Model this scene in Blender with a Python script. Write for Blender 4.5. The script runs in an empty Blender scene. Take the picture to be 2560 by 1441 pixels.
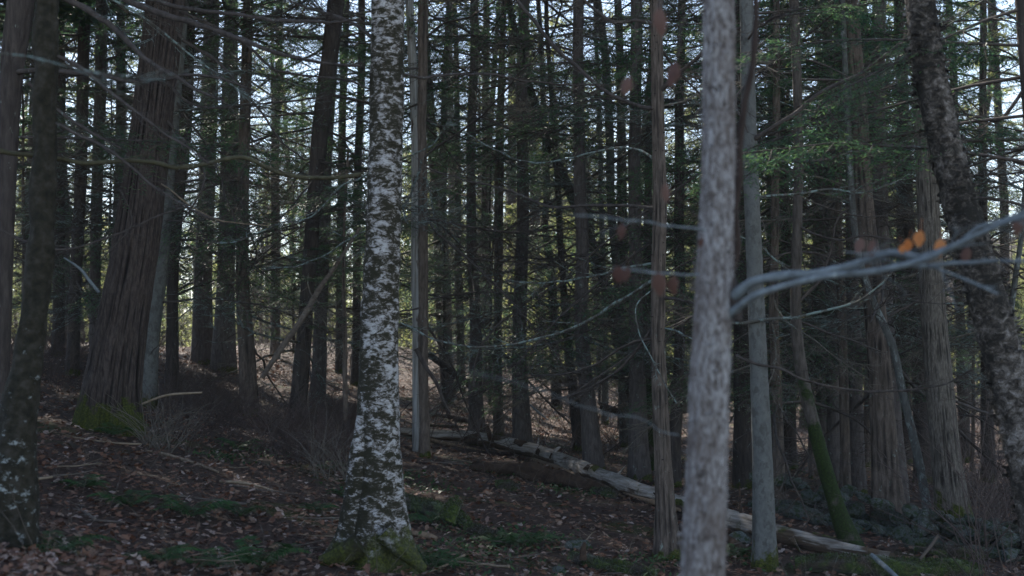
import bpy, math, random
import numpy as np
from mathutils import Vector, Matrix

SC = bpy.context.scene
COL = SC.collection
RNG = np.random.default_rng(7)
random.seed(7)

# ------------------------------------------------------------------ camera
F = 2560 * 50 / 36.0
PITCH = math.radians(2.1)
EYE = 1.6
cam = bpy.data.cameras.new("camera")
cam_ob = bpy.data.objects.new("camera", cam)
COL.objects.link(cam_ob)
cam_ob.location = (0, 0, EYE)
cam_ob.rotation_euler = (math.radians(90) + PITCH, 0, 0)
cam.lens = 50
cam.sensor_width = 36
cam.clip_start = 0.1
cam.clip_end = 900
cam.dof.use_dof = True
cam.dof.focus_distance = 14.0
cam.dof.aperture_fstop = 2.8
SC.camera = cam_ob

# ------------------------------------------------------------------ world, sun, exposure
SUN_AZ, SUN_EL = math.radians(-24), math.radians(39)
world = bpy.data.worlds.new("World")
SC.world = world
world.use_nodes = True
wt = world.node_tree
sky = wt.nodes.new('ShaderNodeTexSky')
sky.sky_type = 'NISHITA'
sky.sun_disc = False
sky.sun_elevation = SUN_EL
sky.sun_rotation = SUN_AZ
sky.air_density = 0.8
sky.dust_density = 0.15
sky.ozone_density = 0.4
wt.nodes['Background'].inputs[1].default_value = 0.15
sat = wt.nodes.new('ShaderNodeHueSaturation')
sat.inputs['Saturation'].default_value = 0.88
wt.links.new(sky.outputs[0], sat.inputs['Color'])
wt.links.new(sat.outputs[0], wt.nodes['Background'].inputs[0])
sun = bpy.data.lights.new("sun", 'SUN')
sun.energy = 5.0
sun.angle = math.radians(0.53)
sun.color = (1.0, 0.93, 0.82)
sun_ob = bpy.data.objects.new("sun", sun)
COL.objects.link(sun_ob)
SUNDIR = Vector((math.sin(SUN_AZ) * math.cos(SUN_EL), math.cos(SUN_AZ) * math.cos(SUN_EL), math.sin(SUN_EL)))
sun_ob.rotation_euler = SUNDIR.to_track_quat('Z', 'Y').to_euler()
SC.view_settings.view_transform = 'Standard'
SC.view_settings.look = 'None'
SC.view_settings.gamma = 1
SC.view_settings.use_curve_mapping = False
SC.view_settings.exposure = 1.2
SC.render.engine = 'CYCLES'
SC.cycles.use_denoising = True
SC.cycles.max_bounces = 5
SC.cycles.diffuse_bounces = 3
SC.cycles.glossy_bounces = 2
SC.cycles.transmission_bounces = 4
SC.cycles.caustics_reflective = False
SC.cycles.caustics_refractive = False

# ------------------------------------------------------------------ noise and ground height
def _h(ix, iy, iz):
    n = (ix * 374761393 + iy * 668265263 + iz * 2147483647 + 1013904223) & 0xFFFFFFFF
    n = ((n ^ (n >> 13)) * 1274126177) & 0xFFFFFFFF
    n = ((n ^ (n >> 16)) * 2246822519) & 0xFFFFFFFF
    return ((n ^ (n >> 15)) & 0xFFFFFF) / float(0xFFFFFF)

def vnoise(x, y, z=0.0):
    x, y, z = np.broadcast_arrays(np.asarray(x, float), np.asarray(y, float), np.asarray(z, float))
    ix, iy, iz = np.floor(x).astype(np.int64), np.floor(y).astype(np.int64), np.floor(z).astype(np.int64)
    fx, fy, fz = x - ix, y - iy, z - iz
    fx, fy, fz = [f * f * (3 - 2 * f) for f in (fx, fy, fz)]
    r = 0
    for dx in (0, 1):
        for dy in (0, 1):
            for dz in (0, 1):
                w = (fx if dx else 1 - fx) * (fy if dy else 1 - fy) * (fz if dz else 1 - fz)
                r = r + w * _h(ix + dx, iy + dy, iz + dz)
    return r

def fbm(x, y, z=0.0, o=3):
    r, a, s = 0, 0.5, 1.0
    for k in range(o):
        r = r + a * vnoise(np.asarray(x) * s + 17 * k, np.asarray(y) * s + 5 * k, np.asarray(z) * s)
        a *= 0.5
        s *= 2.1
    return r - 0.5 * (1 - 0.5 ** o)

def sst(a, b, x):
    t = np.clip((x - a) / (b - a), 0, 1)
    return t * t * (3 - 2 * t)

def ground(x, y):
    x = np.asarray(x, float); y = np.asarray(y, float)
    xl = np.maximum(x, -7) + 0.25 * np.minimum(x + 7, 0)
    z = 0.20 * (np.sqrt(xl * xl + 1.2) - xl) / 2 - 0.11
    z = z - 0.045 * np.clip(x, 0, 8)
    z = z + 0.35 * sst(-1.2, -2.2, x) * sst(9, 5, y)
    z = z + 0.85 * sst(22, 42, y) * sst(-9, -3, x) * sst(7, -3, x)
    z = z + 6.0 * sst(70, 200, y) + 9 * sst(60, 170, y) * sst(8, 45, x)
    z = z - 4.2 * sst(40, 72, y) * sst(1, -8, x)
    z = z + 0.16 * fbm(x * 0.35 + 3, y * 0.35, 0, 3) + 0.05 * fbm(x * 2.1, y * 2.1, 3, 2)
    return z

def gz(x, y):
    return float(ground(x, y))

CP, SP = math.cos(PITCH), math.sin(PITCH)
def P(px, py, Y):
    cx, cy = (px - 1280) / F, (720.5 - py) / F
    d = (cx, CP - cy * SP, SP + cy * CP)
    t = Y / d[1]
    return Vector((d[0] * t, Y, EYE + d[2] * t))

def hit(px, py):
    lo = 2.0
    Y = lo
    while Y < 120:
        p = P(px, py, Y)
        if p.z < gz(p.x, p.y):
            break
        Y += 0.05
    return Y

# ------------------------------------------------------------------ mesh helpers
class MB:
    def __init__(s):
        s.v = []; s.f = []; s.n = 0; s.m = []; s.rid = []
    def add(s, v, f, m=0, rid=None):
        v = np.asarray(v, np.float32).reshape(-1, 3)
        f = np.asarray(f, np.int32)
        s.v.append(v); s.f.append(f + s.n); s.n += len(v)
        s.rid.append(np.full(len(v), 0.6, np.float32) if rid is None else rid)
        s.m.append(np.full(len(f), m, np.int32))
    def mesh(s, name, mats, smooth=True):
        me = bpy.data.meshes.new(name)
        V = np.concatenate(s.v)
        nf = sum(len(f) for f in s.f)
        sizes = np.concatenate([np.full(len(f), f.shape[1], np.int32) for f in s.f])
        loops = np.concatenate([f.reshape(-1) for f in s.f])
        me.vertices.add(len(V)); me.vertices.foreach_set('co', V.reshape(-1))
        me.loops.add(len(loops)); me.loops.foreach_set('vertex_index', loops)
        me.polygons.add(nf)
        me.polygons.foreach_set('loop_start', np.concatenate([[0], np.cumsum(sizes)[:-1]]).astype(np.int32))
        me.polygons.foreach_set('material_index', np.concatenate(s.m))
        me.polygons.foreach_set('use_smooth', np.full(nf, smooth))
        me.update(calc_edges=True)
        if any(q.dtype == np.float64 for q in s.rid):
            at = me.attributes.new('ridge', 'FLOAT', 'POINT')
            at.data.foreach_set('value', np.concatenate(s.rid).astype(np.float32))
        for m in (mats if isinstance(mats, (list, tuple)) else [mats]):
            me.materials.append(m)
        return me

def link(name, me, parent=None, loc=(0, 0, 0), rot=None, scale=None):
    o = bpy.data.objects.new(name, me)
    COL.objects.link(o)
    if parent: o.parent = parent
    o.location = loc
    if rot is not None: o.rotation_euler = rot
    if scale is not None: o.scale = scale
    return o

def tag(o, label=None, cat=None, group=None, kind=None):
    if label: o['label'] = label
    if cat: o['category'] = cat
    if group: o['group'] = group
    if kind: o['kind'] = kind
    return o

def thing(name, label, cat, loc=(0, 0, 0), group=None):
    o = bpy.data.objects.new(name, None)
    COL.objects.link(o)
    o.location = loc
    o.empty_display_size = 0.2
    return tag(o, label, cat, group)

def resample(pts, rad, ds):
    """Catmull-Rom through pts, spaced about ds"""
    p = np.array([tuple(q) for q in pts], float); r = np.array(rad, float)
    P4 = np.vstack([2 * p[0] - p[1], p, 2 * p[-1] - p[-2]])
    out, ro = [], []
    for i in range(len(p) - 1):
        n = max(1, int(np.ceil(np.linalg.norm(p[i + 1] - p[i]) / ds)))
        t = np.arange(n) / n
        a, b, c, d = P4[i], P4[i + 1], P4[i + 2], P4[i + 3]
        t = t[:, None]
        out.append(0.5 * ((2 * b) + (-a + c) * t + (2 * a - 5 * b + 4 * c - d) * t ** 2 + (-a + 3 * b - 3 * c + d) * t ** 3))
        ro.append(r[i] * (1 - t[:, 0]) + r[i + 1] * t[:, 0])
    out.append(p[-1:]); ro.append(r[-1:])
    return np.vstack(out), np.concatenate(ro)

def frames(c):
    t = np.gradient(c, axis=0)
    t /= np.linalg.norm(t, axis=1)[:, None] + 1e-9
    u = np.zeros_like(t)
    ref = np.array([1.0, 0, 0]) if abs(t[0][0]) < 0.9 else np.array([0, 1.0, 0])
    u0 = ref - t[0] * ref.dot(t[0]); u[0] = u0 / np.linalg.norm(u0)
    for i in range(1, len(t)):
        q = u[i - 1] - t[i] * u[i - 1].dot(t[i]); u[i] = q / (np.linalg.norm(q) + 1e-9)
    return t, u, np.cross(t, u)

_fc = {}
def ringfaces(n, k):
    if (n, k) not in _fc:
        i = np.arange(n - 1)[:, None] * k; j = np.arange(k)[None]
        a = i + j; b = i + (j + 1) % k
        _fc[(n, k)] = np.stack([a, b, b + k, a + k], -1).reshape(-1, 4)
    return _fc[(n, k)]

RIDGE = [None]
def tube(mb, c, r, k=5, m=0, disp=None, cap=True):
    c = np.asarray(c, float); r = np.asarray(r, float)
    t, u, w = frames(c)
    a = np.arange(k) * 2 * math.pi / k
    rr = np.repeat(r[:, None], k, 1); rid = None
    if disp is not None:
        s = np.concatenate([[0], np.cumsum(np.linalg.norm(np.diff(c, axis=0), axis=1))])
        rr = disp(rr, a[None], s[:, None])
        if RIDGE[0] is not None:
            rid = RIDGE[0].reshape(-1).astype(np.float64); RIDGE[0] = None
    v = c[:, None] + rr[..., None] * (np.cos(a)[None, :, None] * u[:, None] + np.sin(a)[None, :, None] * w[:, None])
    mb.add(v.reshape(-1, 3), ringfaces(len(c), k), m, rid)
    if cap:
        n0 = mb.n
        e = np.vstack([v[-1], c[-1:]])
        mb.add(e, [[j, (j + 1) % k, k] for j in range(k)], m)
        e = np.vstack([v[0], c[:1]])
        mb.add(e, [[(j + 1) % k, j, k] for j in range(k)], m)

# ------------------------------------------------------------------ materials
def newmat(name):
    m = bpy.data.materials.new(name); m.use_nodes = True
    nt = m.node_tree
    b = nt.nodes['Principled BSDF']
    b.inputs['Roughness'].default_value = 0.85
    b.inputs['Specular IOR Level'].default_value = 0.25
    return m, nt, b

def N(nt, typ, **kw):
    n = nt.nodes.new(typ)
    for k, v in kw.items():
        if k.startswith('i_'):
            n.inputs[k[2:].replace('_', ' ')].default_value = v
        else:
            setattr(n, k, v)
    return n

def coords(nt, scale=(1, 1, 1), src='Object'):
    tc = N(nt, 'ShaderNodeTexCoord'); mp = N(nt, 'ShaderNodeMapping')
    mp.inputs['Scale'].default_value = scale
    nt.links.new(tc.outputs[src], mp.inputs['Vector'])
    return mp.outputs['Vector']

def noise(nt, vec, scale, detail=4, rough=0.6, dist=0.0):
    n = N(nt, 'ShaderNodeTexNoise')
    n.inputs['Scale'].default_value = scale
    n.inputs['Detail'].default_value = detail
    n.inputs['Roughness'].default_value = rough
    n.inputs['Distortion'].default_value = dist
    nt.links.new(vec, n.inputs['Vector'])
    return n.outputs['Fac']

def ramp(nt, fac, stops):
    r = N(nt, 'ShaderNodeValToRGB')
    e = r.color_ramp.elements
    while len(e) < len(stops): e.new(0.5)
    for i, (p, c) in enumerate(stops):
        e[i].position = p
        e[i].color = (*c, 1) if len(c) == 3 else c
    nt.links.new(fac, r.inputs['Fac'])
    return r.outputs['Color']

def mix(nt, fac, a, b):
    n = N(nt, 'ShaderNodeMix', data_type='RGBA')
    for s, v in ((n.inputs['Factor'], fac), (n.inputs['A'], a), (n.inputs['B'], b)):
        if hasattr(v, 'node'): nt.links.new(v, s)
        else: s.default_value = v if not isinstance(v, tuple) or len(v) == 4 else (*v, 1)
    return n.outputs['Result']

def maprange(nt, val, a, b, c=0, d=1):
    n = N(nt, 'ShaderNodeMapRange')
    n.inputs['From Min'].default_value = a; n.inputs['From Max'].default_value = b
    n.inputs['To Min'].default_value = c; n.inputs['To Max'].default_value = d
    nt.links.new(val, n.inputs['Value'])
    return n.outputs['Result']

def mathn(nt, op, a, b=None):
    n = N(nt, 'ShaderNodeMath', operation=op)
    for i, v in enumerate((a, b)):
        if v is None: continue
        if hasattr(v, 'node'): nt.links.new(v, n.inputs[i])
        else: n.inputs[i].default_value = v
    return n.outputs[0]

def bump(nt, b, h, strength=0.6, dist=0.01):
    n = N(nt, 'ShaderNodeBump')
    n.inputs['Strength'].default_value = strength
    n.inputs['Distance'].default_value = dist
    nt.links.new(h, n.inputs['Height'])
    nt.links.new(n.outputs['Normal'], b.inputs['Normal'])

def zcoord(nt):
    tc = N(nt, 'ShaderNodeTexCoord'); sp = N(nt, 'ShaderNodeSeparateXYZ')
    nt.links.new(tc.outputs['Object'], sp.inputs[0])
    return sp.outputs

MOSS = [(0.3, (0.016, 0.02, 0.004)), (0.5, (0.045, 0.052, 0.008)), (0.75, (0.11, 0.12, 0.016))]

def bark(name, dark, light, fine=30, stretch=0.16, lichen=0.0, moss_h=0.25, moss_amt=0.5, bstr=0.8, lcol=(0.26, 0.31, 0.27), RID=False):
    m, nt, b = newmat(name)
    v = coords(nt, (1, 1, stretch))
    n1 = noise(nt, v, fine, 5, 0.65, 0.4)
    n2 = noise(nt, coords(nt), 2.2, 3)
    c = ramp(nt, n1, [(0.32, dark), (0.5, tuple((a + q) / 2 for a, q in zip(dark, light))), (0.68, light)])
    c = mix(nt, maprange(nt, n2, 0.3, 0.75, 0, 0.55), c, tuple(x * 0.55 for x in light))
    if lichen > 0:
        ln = noise(nt, coords(nt, (1, 1, 0.6)), 16, 6, 0.7)
        msk = maprange(nt, ln, 0.66 - lichen * 0.25, 0.72 - lichen * 0.25)
        c = mix(nt, msk, c, lcol)
    if RID:
        at = N(nt, 'ShaderNodeAttribute', attribute_name='ridge')
        c = mix(nt, maprange(nt, at.outputs['Fac'], 0.3, 0.72, 0.95, 0), c, tuple(x * 0.35 for x in dark))
    if moss_amt == 0:
        nt.links.new(c, b.inputs['Base Color']); bump(nt, b, n1, bstr, 0.012)
        return m
    z = zcoord(nt)[2]
    mn = noise(nt, coords(nt), 7, 4)
    hh = mathn(nt, 'ADD', mathn(nt, 'MULTIPLY', maprange(nt, z, 0.0, moss_h * 2.2, 1, 0), 0.6), mathn(nt, 'MULTIPLY', mn, 0.9))
    mk = maprange(nt, hh, 1.0 - moss_amt * 0.35, 1.06 - moss_amt * 0.35)
    mcol = ramp(nt, noise(nt, coords(nt), 60, 3), MOSS)
    c = mix(nt, mk, c, mcol)
    nt.links.new(c, b.inputs['Base Color'])
    bump(nt, b, n1, bstr, 0.012)
    return m

M = {}
M['pine'] = bark('ridged_pine_bark', (0.022, 0.014, 0.011), (0.105, 0.08, 0.068), 50, 0.25, 0, 0.30, 0.55, 1.0, RID=True)
M['hemlock'] = bark('hemlock_bark', (0.045, 0.036, 0.032), (0.15, 0.125, 0.115), 38, 0.22, 0.15, 0.10, 0.3)
M['brown'] = bark('flaky_brown_bark', (0.05, 0.036, 0.028), (0.2, 0.155, 0.125), 44, 0.2, 0.12, 0.12, 0.3, RID=True)
M['greyridge'] = bark('grey_ridged_bark', (0.05, 0.04, 0.032), (0.21, 0.18, 0.15), 60, 0.3, 0.0, 0.3, 0.75, 1.0, RID=True)
M['smooth'] = bark('smooth_grey_bark', (0.10, 0.10, 0.095), (0.17, 0.17, 0.16), 26, 0.7, 0.55, 0.2, 0.5, 0.35, (0.085, 0.083, 0.075))
M['dark'] = bark('dark_bark', (0.026, 0.02, 0.017), (0.085, 0.067, 0.058), 30, 0.2, 0.05, 0.15, 0.3)
M['lichenbark'] = bark('lichened_bark', (0.05, 0.05, 0.045), (0.14, 0.14, 0.13), 30, 0.3, 0.45, 0.2, 0.3, lcol=(0.19, 0.21, 0.2))
M['deadbranch'] = bark('dead_branch_bark', (0.035, 0.028, 0.024), (0.105, 0.085, 0.075), 20, 0.6, 0.12, -5, 0, 0.3, (0.24, 0.29, 0.26))
M['lichenbranch'] = bark('lichen_crusted_branch', (0.05, 0.045, 0.038), (0.13, 0.12, 0.10), 20, 0.6, 0.7, -5, 0, 0.4, (0.19, 0.24, 0.22))
M['mossbranch'] = bark('mossy_branch', (0.04, 0.035, 0.02), (0.10, 0.09, 0.05), 20, 0.6, 0.1, 60, -0.5, 0.4)
M['twigpale'] = bark('pale_dry_twig', (0.07, 0.06, 0.048), (0.22, 0.19, 0.155), 20, 0.6, 0.2, -5, 0, 0.3)
M['greybranch'] = bark('pale_grey_branch', (0.10, 0.11, 0.115), (0.24, 0.27, 0.285), 26, 0.5, 0.3, -5, 0, 0.4, (0.33, 0.37, 0.36))

def mat_fg():
    m, nt, b = newmat('pale_flaky_maple_bark')
    n1 = noise(nt, coords(nt, (1, 1, 0.36)), 85, 5, 0.7, 0.6)
    n2 = noise(nt, coords(nt, (1, 1, 0.5)), 5, 5, .65)
    n4 = noise(nt, coords(nt, (1, 1, 1.4)), 14, 3)
    c = ramp(nt, n1, [(0.36, (0.075, 0.06, 0.052)), (0.47, (0.18, 0.155, 0.145)), (0.6, (0.38, 0.365, 0.36))])
    c = mix(nt, maprange(nt, n2, 0.46, 0.62, 0, 0.72), c, (0.13, 0.10, 0.085))
    c = mix(nt, maprange(nt, n4, 0.66, 0.72, 0, 0.9), c, (0.06, 0.05, 0.045))
    nt.links.new(c, b.inputs['Base Color']); bump(nt, b, n1, 1.0, 0.008)
    return m
M['fg'] = mat_fg()

def mat_birch(shade_bias=0.09):
    m, nt, b = newmat('white_birch_bark')
    n1 = noise(nt, coords(nt, (1, 1, 1.9)), 14, 6, 0.74, 0.5)
    n3 = noise(nt, coords(nt, (1, 1, 3.0)), 48, 4, 0.7)
    n2 = noise(nt, coords(nt, (1, 1, 0.7)), 3.2, 3)
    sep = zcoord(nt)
    side = maprange(nt, sep[0], -0.12, 0.02, shade_bias, 0.0)  # left-hand shading painted in as more dark moss and bark marks
    k = mathn(nt, 'ADD', n1, mathn(nt, 'MULTIPLY', mathn(nt, 'SUBTRACT', n2, 0.5), 0.42))
    k = mathn(nt, 'ADD', k, mathn(nt, 'MULTIPLY', mathn(nt, 'SUBTRACT', n3, 0.5), 0.3))
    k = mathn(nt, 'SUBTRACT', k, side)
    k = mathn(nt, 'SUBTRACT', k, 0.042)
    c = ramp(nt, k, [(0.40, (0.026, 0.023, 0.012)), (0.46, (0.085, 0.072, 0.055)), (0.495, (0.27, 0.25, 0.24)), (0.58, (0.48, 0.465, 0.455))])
    mn = noise(nt, coords(nt), 3.6, 6, .7)
    hh = mathn(nt, 'ADD', mathn(nt, 'MULTIPLY', maprange(nt, sep[2], 0.0, 0.6, 1, 0), 0.6), mathn(nt, 'MULTIPLY', mn, 0.9))
    mk = maprange(nt, hh, 0.80, 0.93, 0, 0.95)
    c = mix(nt, mk, c, ramp(nt, noise(nt, coords(nt), 60, 3), MOSS))
    nt.links.new(c, b.inputs['Base Color']); bump(nt, b, k, 0.9, 0.012)
    return m
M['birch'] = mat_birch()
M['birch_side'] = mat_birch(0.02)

def mat_lichentree():
    m, nt, b = newmat('dark_mossy_bark_with_white_lichen')
    n1 = noise(nt, coords(nt, (1, 1, 1.6)), 13, 6, 0.75)
    z = zcoord(nt)[2]
    k = mathn(nt, 'ADD', n1, maprange(nt, z, 0.5, 2.2, 0.0, -0.22))
    base = ramp(nt, noise(nt, coords(nt), 22, 4), [(0.3, (0.010, 0.009, 0.005)), (0.5, (0.026, 0.022, 0.013)), (0.72, (0.055, 0.046, 0.036))])
    c = mix(nt, maprange(nt, k, 0.57, 0.64), base, (0.30, 0.32, 0.31))
    nt.links.new(c, b.inputs['Base Color']); bump(nt, b, n1, 0.8, 0.02)
    return m
M['lichentree'] = mat_lichentree()

def mat_yellowbirch():
    m, nt, b = newmat('shaggy_yellow_birch_bark')
    n1 = noise(nt, coords(nt, (1, 1, 1.2)), 19, 7, 0.8, 0.6)
    n2 = noise(nt, coords(nt, (1, 1, .4)), 5, 3)
    k = mathn(nt, 'ADD', n1, mathn(nt, 'MULTIPLY', mathn(nt, 'SUBTRACT', n2, 0.5), 0.5))
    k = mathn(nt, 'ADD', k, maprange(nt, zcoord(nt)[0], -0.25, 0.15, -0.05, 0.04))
    c = ramp(nt, k, [(0.38, (0.022, 0.019, 0.015)), (0.48, (0.08, 0.066, 0.055)), (0.56, (0.19, 0.165, 0.145)), (0.66, (0.38, 0.35, 0.33))])
    nt.links.new(c, b.inputs['Base Color']); bump(nt, b, n1, 1.0, 0.02)
    return m
M['ybirch'] = mat_yellowbirch()

def mat_mosstrunk():
    m, nt, b = newmat('moss_covered_trunk')
    sep = zcoord(nt)
    n1 = noise(nt, coords(nt, (1, 1, 0.25)), 30, 4)
    mn = noise(nt, coords(nt), 5, 4)
    base = ramp(nt, n1, [(0.3, (0.035, 0.027, 0.022)), (0.7, (0.12, 0.10, 0.085))])
    # moss grows thick on the upper (right hand) side of the lean, thinning with height
    k = mathn(nt, 'ADD', mn, maprange(nt, sep[2], 0.9, 2.4, 0.16, -0.3))
    c = mix(nt, maprange(nt, k, 0.52, 0.60), base, ramp(nt, noise(nt, coords(nt), 70, 3), [(0.3, (0.009, 0.015, 0.004)), (0.55, (0.021, 0.036, 0.006)), (0.8, (0.045, 0.07, 0.01))]))
    nt.links.new(c, b.inputs['Base Color']); bump(nt, b, noise(nt, coords(nt), 90, 3), 0.8, 0.01)
    return m
M['mosstrunk'] = mat_mosstrunk()

def mat_snag():
    m, nt, b = newmat('bleached_dead_wood')
    n1 = noise(nt, coords(nt, (1, 1, 0.06)), 40, 4, 0.6, 0.2)
    n2 = noise(nt, coords(nt, (1, 1, 0.35)), 4, 4)
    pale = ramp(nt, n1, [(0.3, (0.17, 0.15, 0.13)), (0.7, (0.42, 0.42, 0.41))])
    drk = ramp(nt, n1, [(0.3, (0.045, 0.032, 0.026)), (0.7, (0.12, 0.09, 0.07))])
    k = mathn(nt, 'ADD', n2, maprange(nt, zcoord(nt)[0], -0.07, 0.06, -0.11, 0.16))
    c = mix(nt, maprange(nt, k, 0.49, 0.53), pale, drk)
    nt.links.new(c, b.inputs['Base Color']); bump(nt, b, n1, 0.8, 0.008)
    return m
M['snag'] = mat_snag()

def mat_log():
    m, nt, b = newmat('weathered_log_wood')
    n1 = noise(nt, coords(nt, (0.07, 0.07, 1)), 42, 5, 0.65, 0.3)
    n2 = noise(nt, coords(nt, (0.3, 0.3, 1)), 3.5, 4)
    c = ramp(nt, n1, [(0.3, (0.09, 0.075, 0.06)), (0.5, (0.30, 0.265, 0.23)), (0.7, (0.46, 0.43, 0.40))])
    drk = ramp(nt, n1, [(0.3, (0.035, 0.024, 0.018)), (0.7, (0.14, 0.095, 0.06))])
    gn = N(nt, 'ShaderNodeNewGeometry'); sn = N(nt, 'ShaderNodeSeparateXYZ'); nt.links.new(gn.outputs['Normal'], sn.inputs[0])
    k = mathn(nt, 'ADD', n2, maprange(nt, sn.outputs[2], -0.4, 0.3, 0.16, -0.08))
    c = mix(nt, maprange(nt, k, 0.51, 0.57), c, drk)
    mo = noise(nt, coords(nt), 2.3, 5, .7)
    c = mix(nt, maprange(nt, mo, 0.60, 0.66, 0, 0.8), c, ramp(nt, n1, MOSS))
    nt.links.new(c, b.inputs['Base Color']); bump(nt, b, n1, 0.9, 0.01)
    return m
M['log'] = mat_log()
M['rot'] = bark('rotten_brown_wood', (0.02, 0.013, 0.01), (0.09, 0.055, 0.035), 20, 1.0, 0, -5, 0, 1.0)
M['splinter'] = bark('split_pale_wood', (0.12, 0.075, 0.045), (0.34, 0.24, 0.16), 26, 0.6, 0, -5, 0, 0.6)

def mat_moss(name='deep_green_moss'):
    m, nt, b = newmat(name)
    n1 = noise(nt, coords(nt), 40, 4, 0.7)
    n2 = noise(nt, coords(nt), 5, 3)
    c = ramp(nt, n1, [(0.3, (0.014, 0.022, 0.004)), (0.5, (0.045, 0.068, 0.009)), (0.72, (0.13, 0.17, 0.02))])
    c = mix(nt, maprange(nt, n2, 0.5, 0.64), c, ramp(nt, n1, [(0.3, (0.02, 0.014, 0.01)), (0.7, (0.085, 0.06, 0.04))]))
    nt.links.new(c, b.inputs['Base Color'])
    bump(nt, b, noise(nt, coords(nt), 110, 3), 1.0, 0.012)
    b.inputs['Sheen Weight'].default_value = 0.2
    return m
M['moss'] = mat_moss()

def mat_stone():
    m, nt, b = newmat('lichened_field_stone')
    n1 = noise(nt, coords(nt), 9, 6, 0.7)
    oi = N(nt, 'ShaderNodeObjectInfo')
    c = ramp(nt, n1, [(0.3, (0.04, 0.042, 0.038)), (0.5, (0.10, 0.108, 0.102)), (0.68, (0.21, 0.225, 0.205))])
    c = mix(nt, maprange(nt, oi.outputs['Random'], 0.2, 1, 0, 0.7), c, (0.05, 0.06, 0.045))
    mz = noise(nt, coords(nt), 3, 3)
    c = mix(nt, maprange(nt, mz, 0.47, 0.58, 0, 0.9), c, (0.03, 0.05, 0.012))
    nt.links.new(c, b.inputs['Base Color']); bump(nt, b, n1, 0.8, 0.02)
    return m
M['stone'] = mat_stone()

def mat_leafy(name, cols, trans=0.35, rough=0.6, per='Random Per Island', tcol=1.6):
    m, nt, b = newmat(name)
    g = N(nt, 'ShaderNodeNewGeometry')
    r = g.outputs['Random Per Island']
    if per == 'both':
        oi = N(nt, 'ShaderNodeObjectInfo')
        r = mathn(nt, 'FRACT', mathn(nt, 'ADD', r, oi.outputs['Random']))
    c = ramp(nt, r, [(i / max(1, len(cols) - 1), q) for i, q in enumerate(cols)])
    b.inputs['Roughness'].default_value = rough
    nt.links.new(c, b.inputs['Base Color'])
    tr = N(nt, 'ShaderNodeBsdfTranslucent')
    hs = N(nt, 'ShaderNodeHueSaturation'); hs.inputs['Value'].default_value = tcol; hs.inputs['Saturation'].default_value = 1.1
    hs.inputs['Hue'].default_value = 0.49
    nt.links.new(c, hs.inputs['Color']); nt.links.new(hs.outputs['Color'], tr.inputs['Color'])
    ms = N(nt, 'ShaderNodeMixShader'); ms.inputs[0].default_value = trans
    out = nt.nodes['Material Output']
    nt.links.new(b.outputs[0], ms.inputs[1]); nt.links.new(tr.outputs[0], ms.inputs[2]); nt.links.new(ms.outputs[0], out.inputs['Surface'])
    return m
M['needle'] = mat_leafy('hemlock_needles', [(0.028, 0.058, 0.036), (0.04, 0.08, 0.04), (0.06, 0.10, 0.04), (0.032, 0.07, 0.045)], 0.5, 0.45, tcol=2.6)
M['needle_far'] = mat_leafy('sunlit_hemlock_needles', [(0.085, 0.105, 0.042), (0.115, 0.13, 0.05), (0.14, 0.14, 0.062), (0.085, 0.115, 0.052)], 0.62, 0.5, tcol=3.2)  # far foliage: sunlight painted in as a paler, yellower needle colour
M['litter'] = mat_leafy('fallen_leaves', [(0.10, 0.045, 0.028), (0.18, 0.085, 0.052), (0.25, 0.125, 0.076), (0.14, 0.072, 0.05), (0.07, 0.038, 0.028), (0.30, 0.19, 0.13), (0.16, 0.088, 0.06), (0.20, 0.094, 0.056), (0.42, 0.33, 0.29), (0.27, 0.185, 0.14), (0.18, 0.12, 0.09)], 0.1, 0.7, 'both', 1.2)
M['fern'] = mat_leafy('fern_fronds', [(0.022, 0.058, 0.02), (0.035, 0.085, 0.028), (0.055, 0.105, 0.03)], 0.2, 0.5, 'both')
M['brownleaf'] = mat_leafy('withered_beech_leaf', [(0.11, 0.058, 0.048), (0.14, 0.078, 0.062), (0.10, 0.055, 0.046)], 0.2, 0.6, 'both', 1.0)
M['orangeleaf'] = mat_leafy('orange_beech_leaf', [(0.5, 0.2, 0.07), (0.55, 0.26, 0.11)], 0.55, 0.6, 'both', 1.7)
M['brush'] = mat_leafy('brush_twigs', [(0.06, 0.04, 0.036), (0.09, 0.06, 0.052), (0.12, 0.09, 0.075), (0.05, 0.036, 0.034)], 0.0, 0.8)
M['cane'] = bark('pale_dead_cane', (0.10, 0.085, 0.07), (0.2, 0.17, 0.14), 20, 0.6, 0, -5, 0, 0.3)
M['vine'] = bark('dark_reddish_stem', (0.026, 0.017, 0.013), (0.062, 0.041, 0.033), 30, 0.4, 0, -5, 0, 0.5)
M['stick'] = bark('dead_stick_bark', (0.06, 0.045, 0.036), (0.2, 0.16, 0.13), 20, 0.8, 0.2, -5, 0, 0.4)
M['palestick'] = bark('barkless_pale_stick', (0.16, 0.11, 0.07), (0.36, 0.28, 0.2), 20, 0.8, 0, -5, 0, 0.4)
M['farwood'] = bark('far_bare_wood', (0.10, 0.08, 0.065), (0.24, 0.2, 0.16), 3, 0.3, 0, -5, 0, 0.1)

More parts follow.
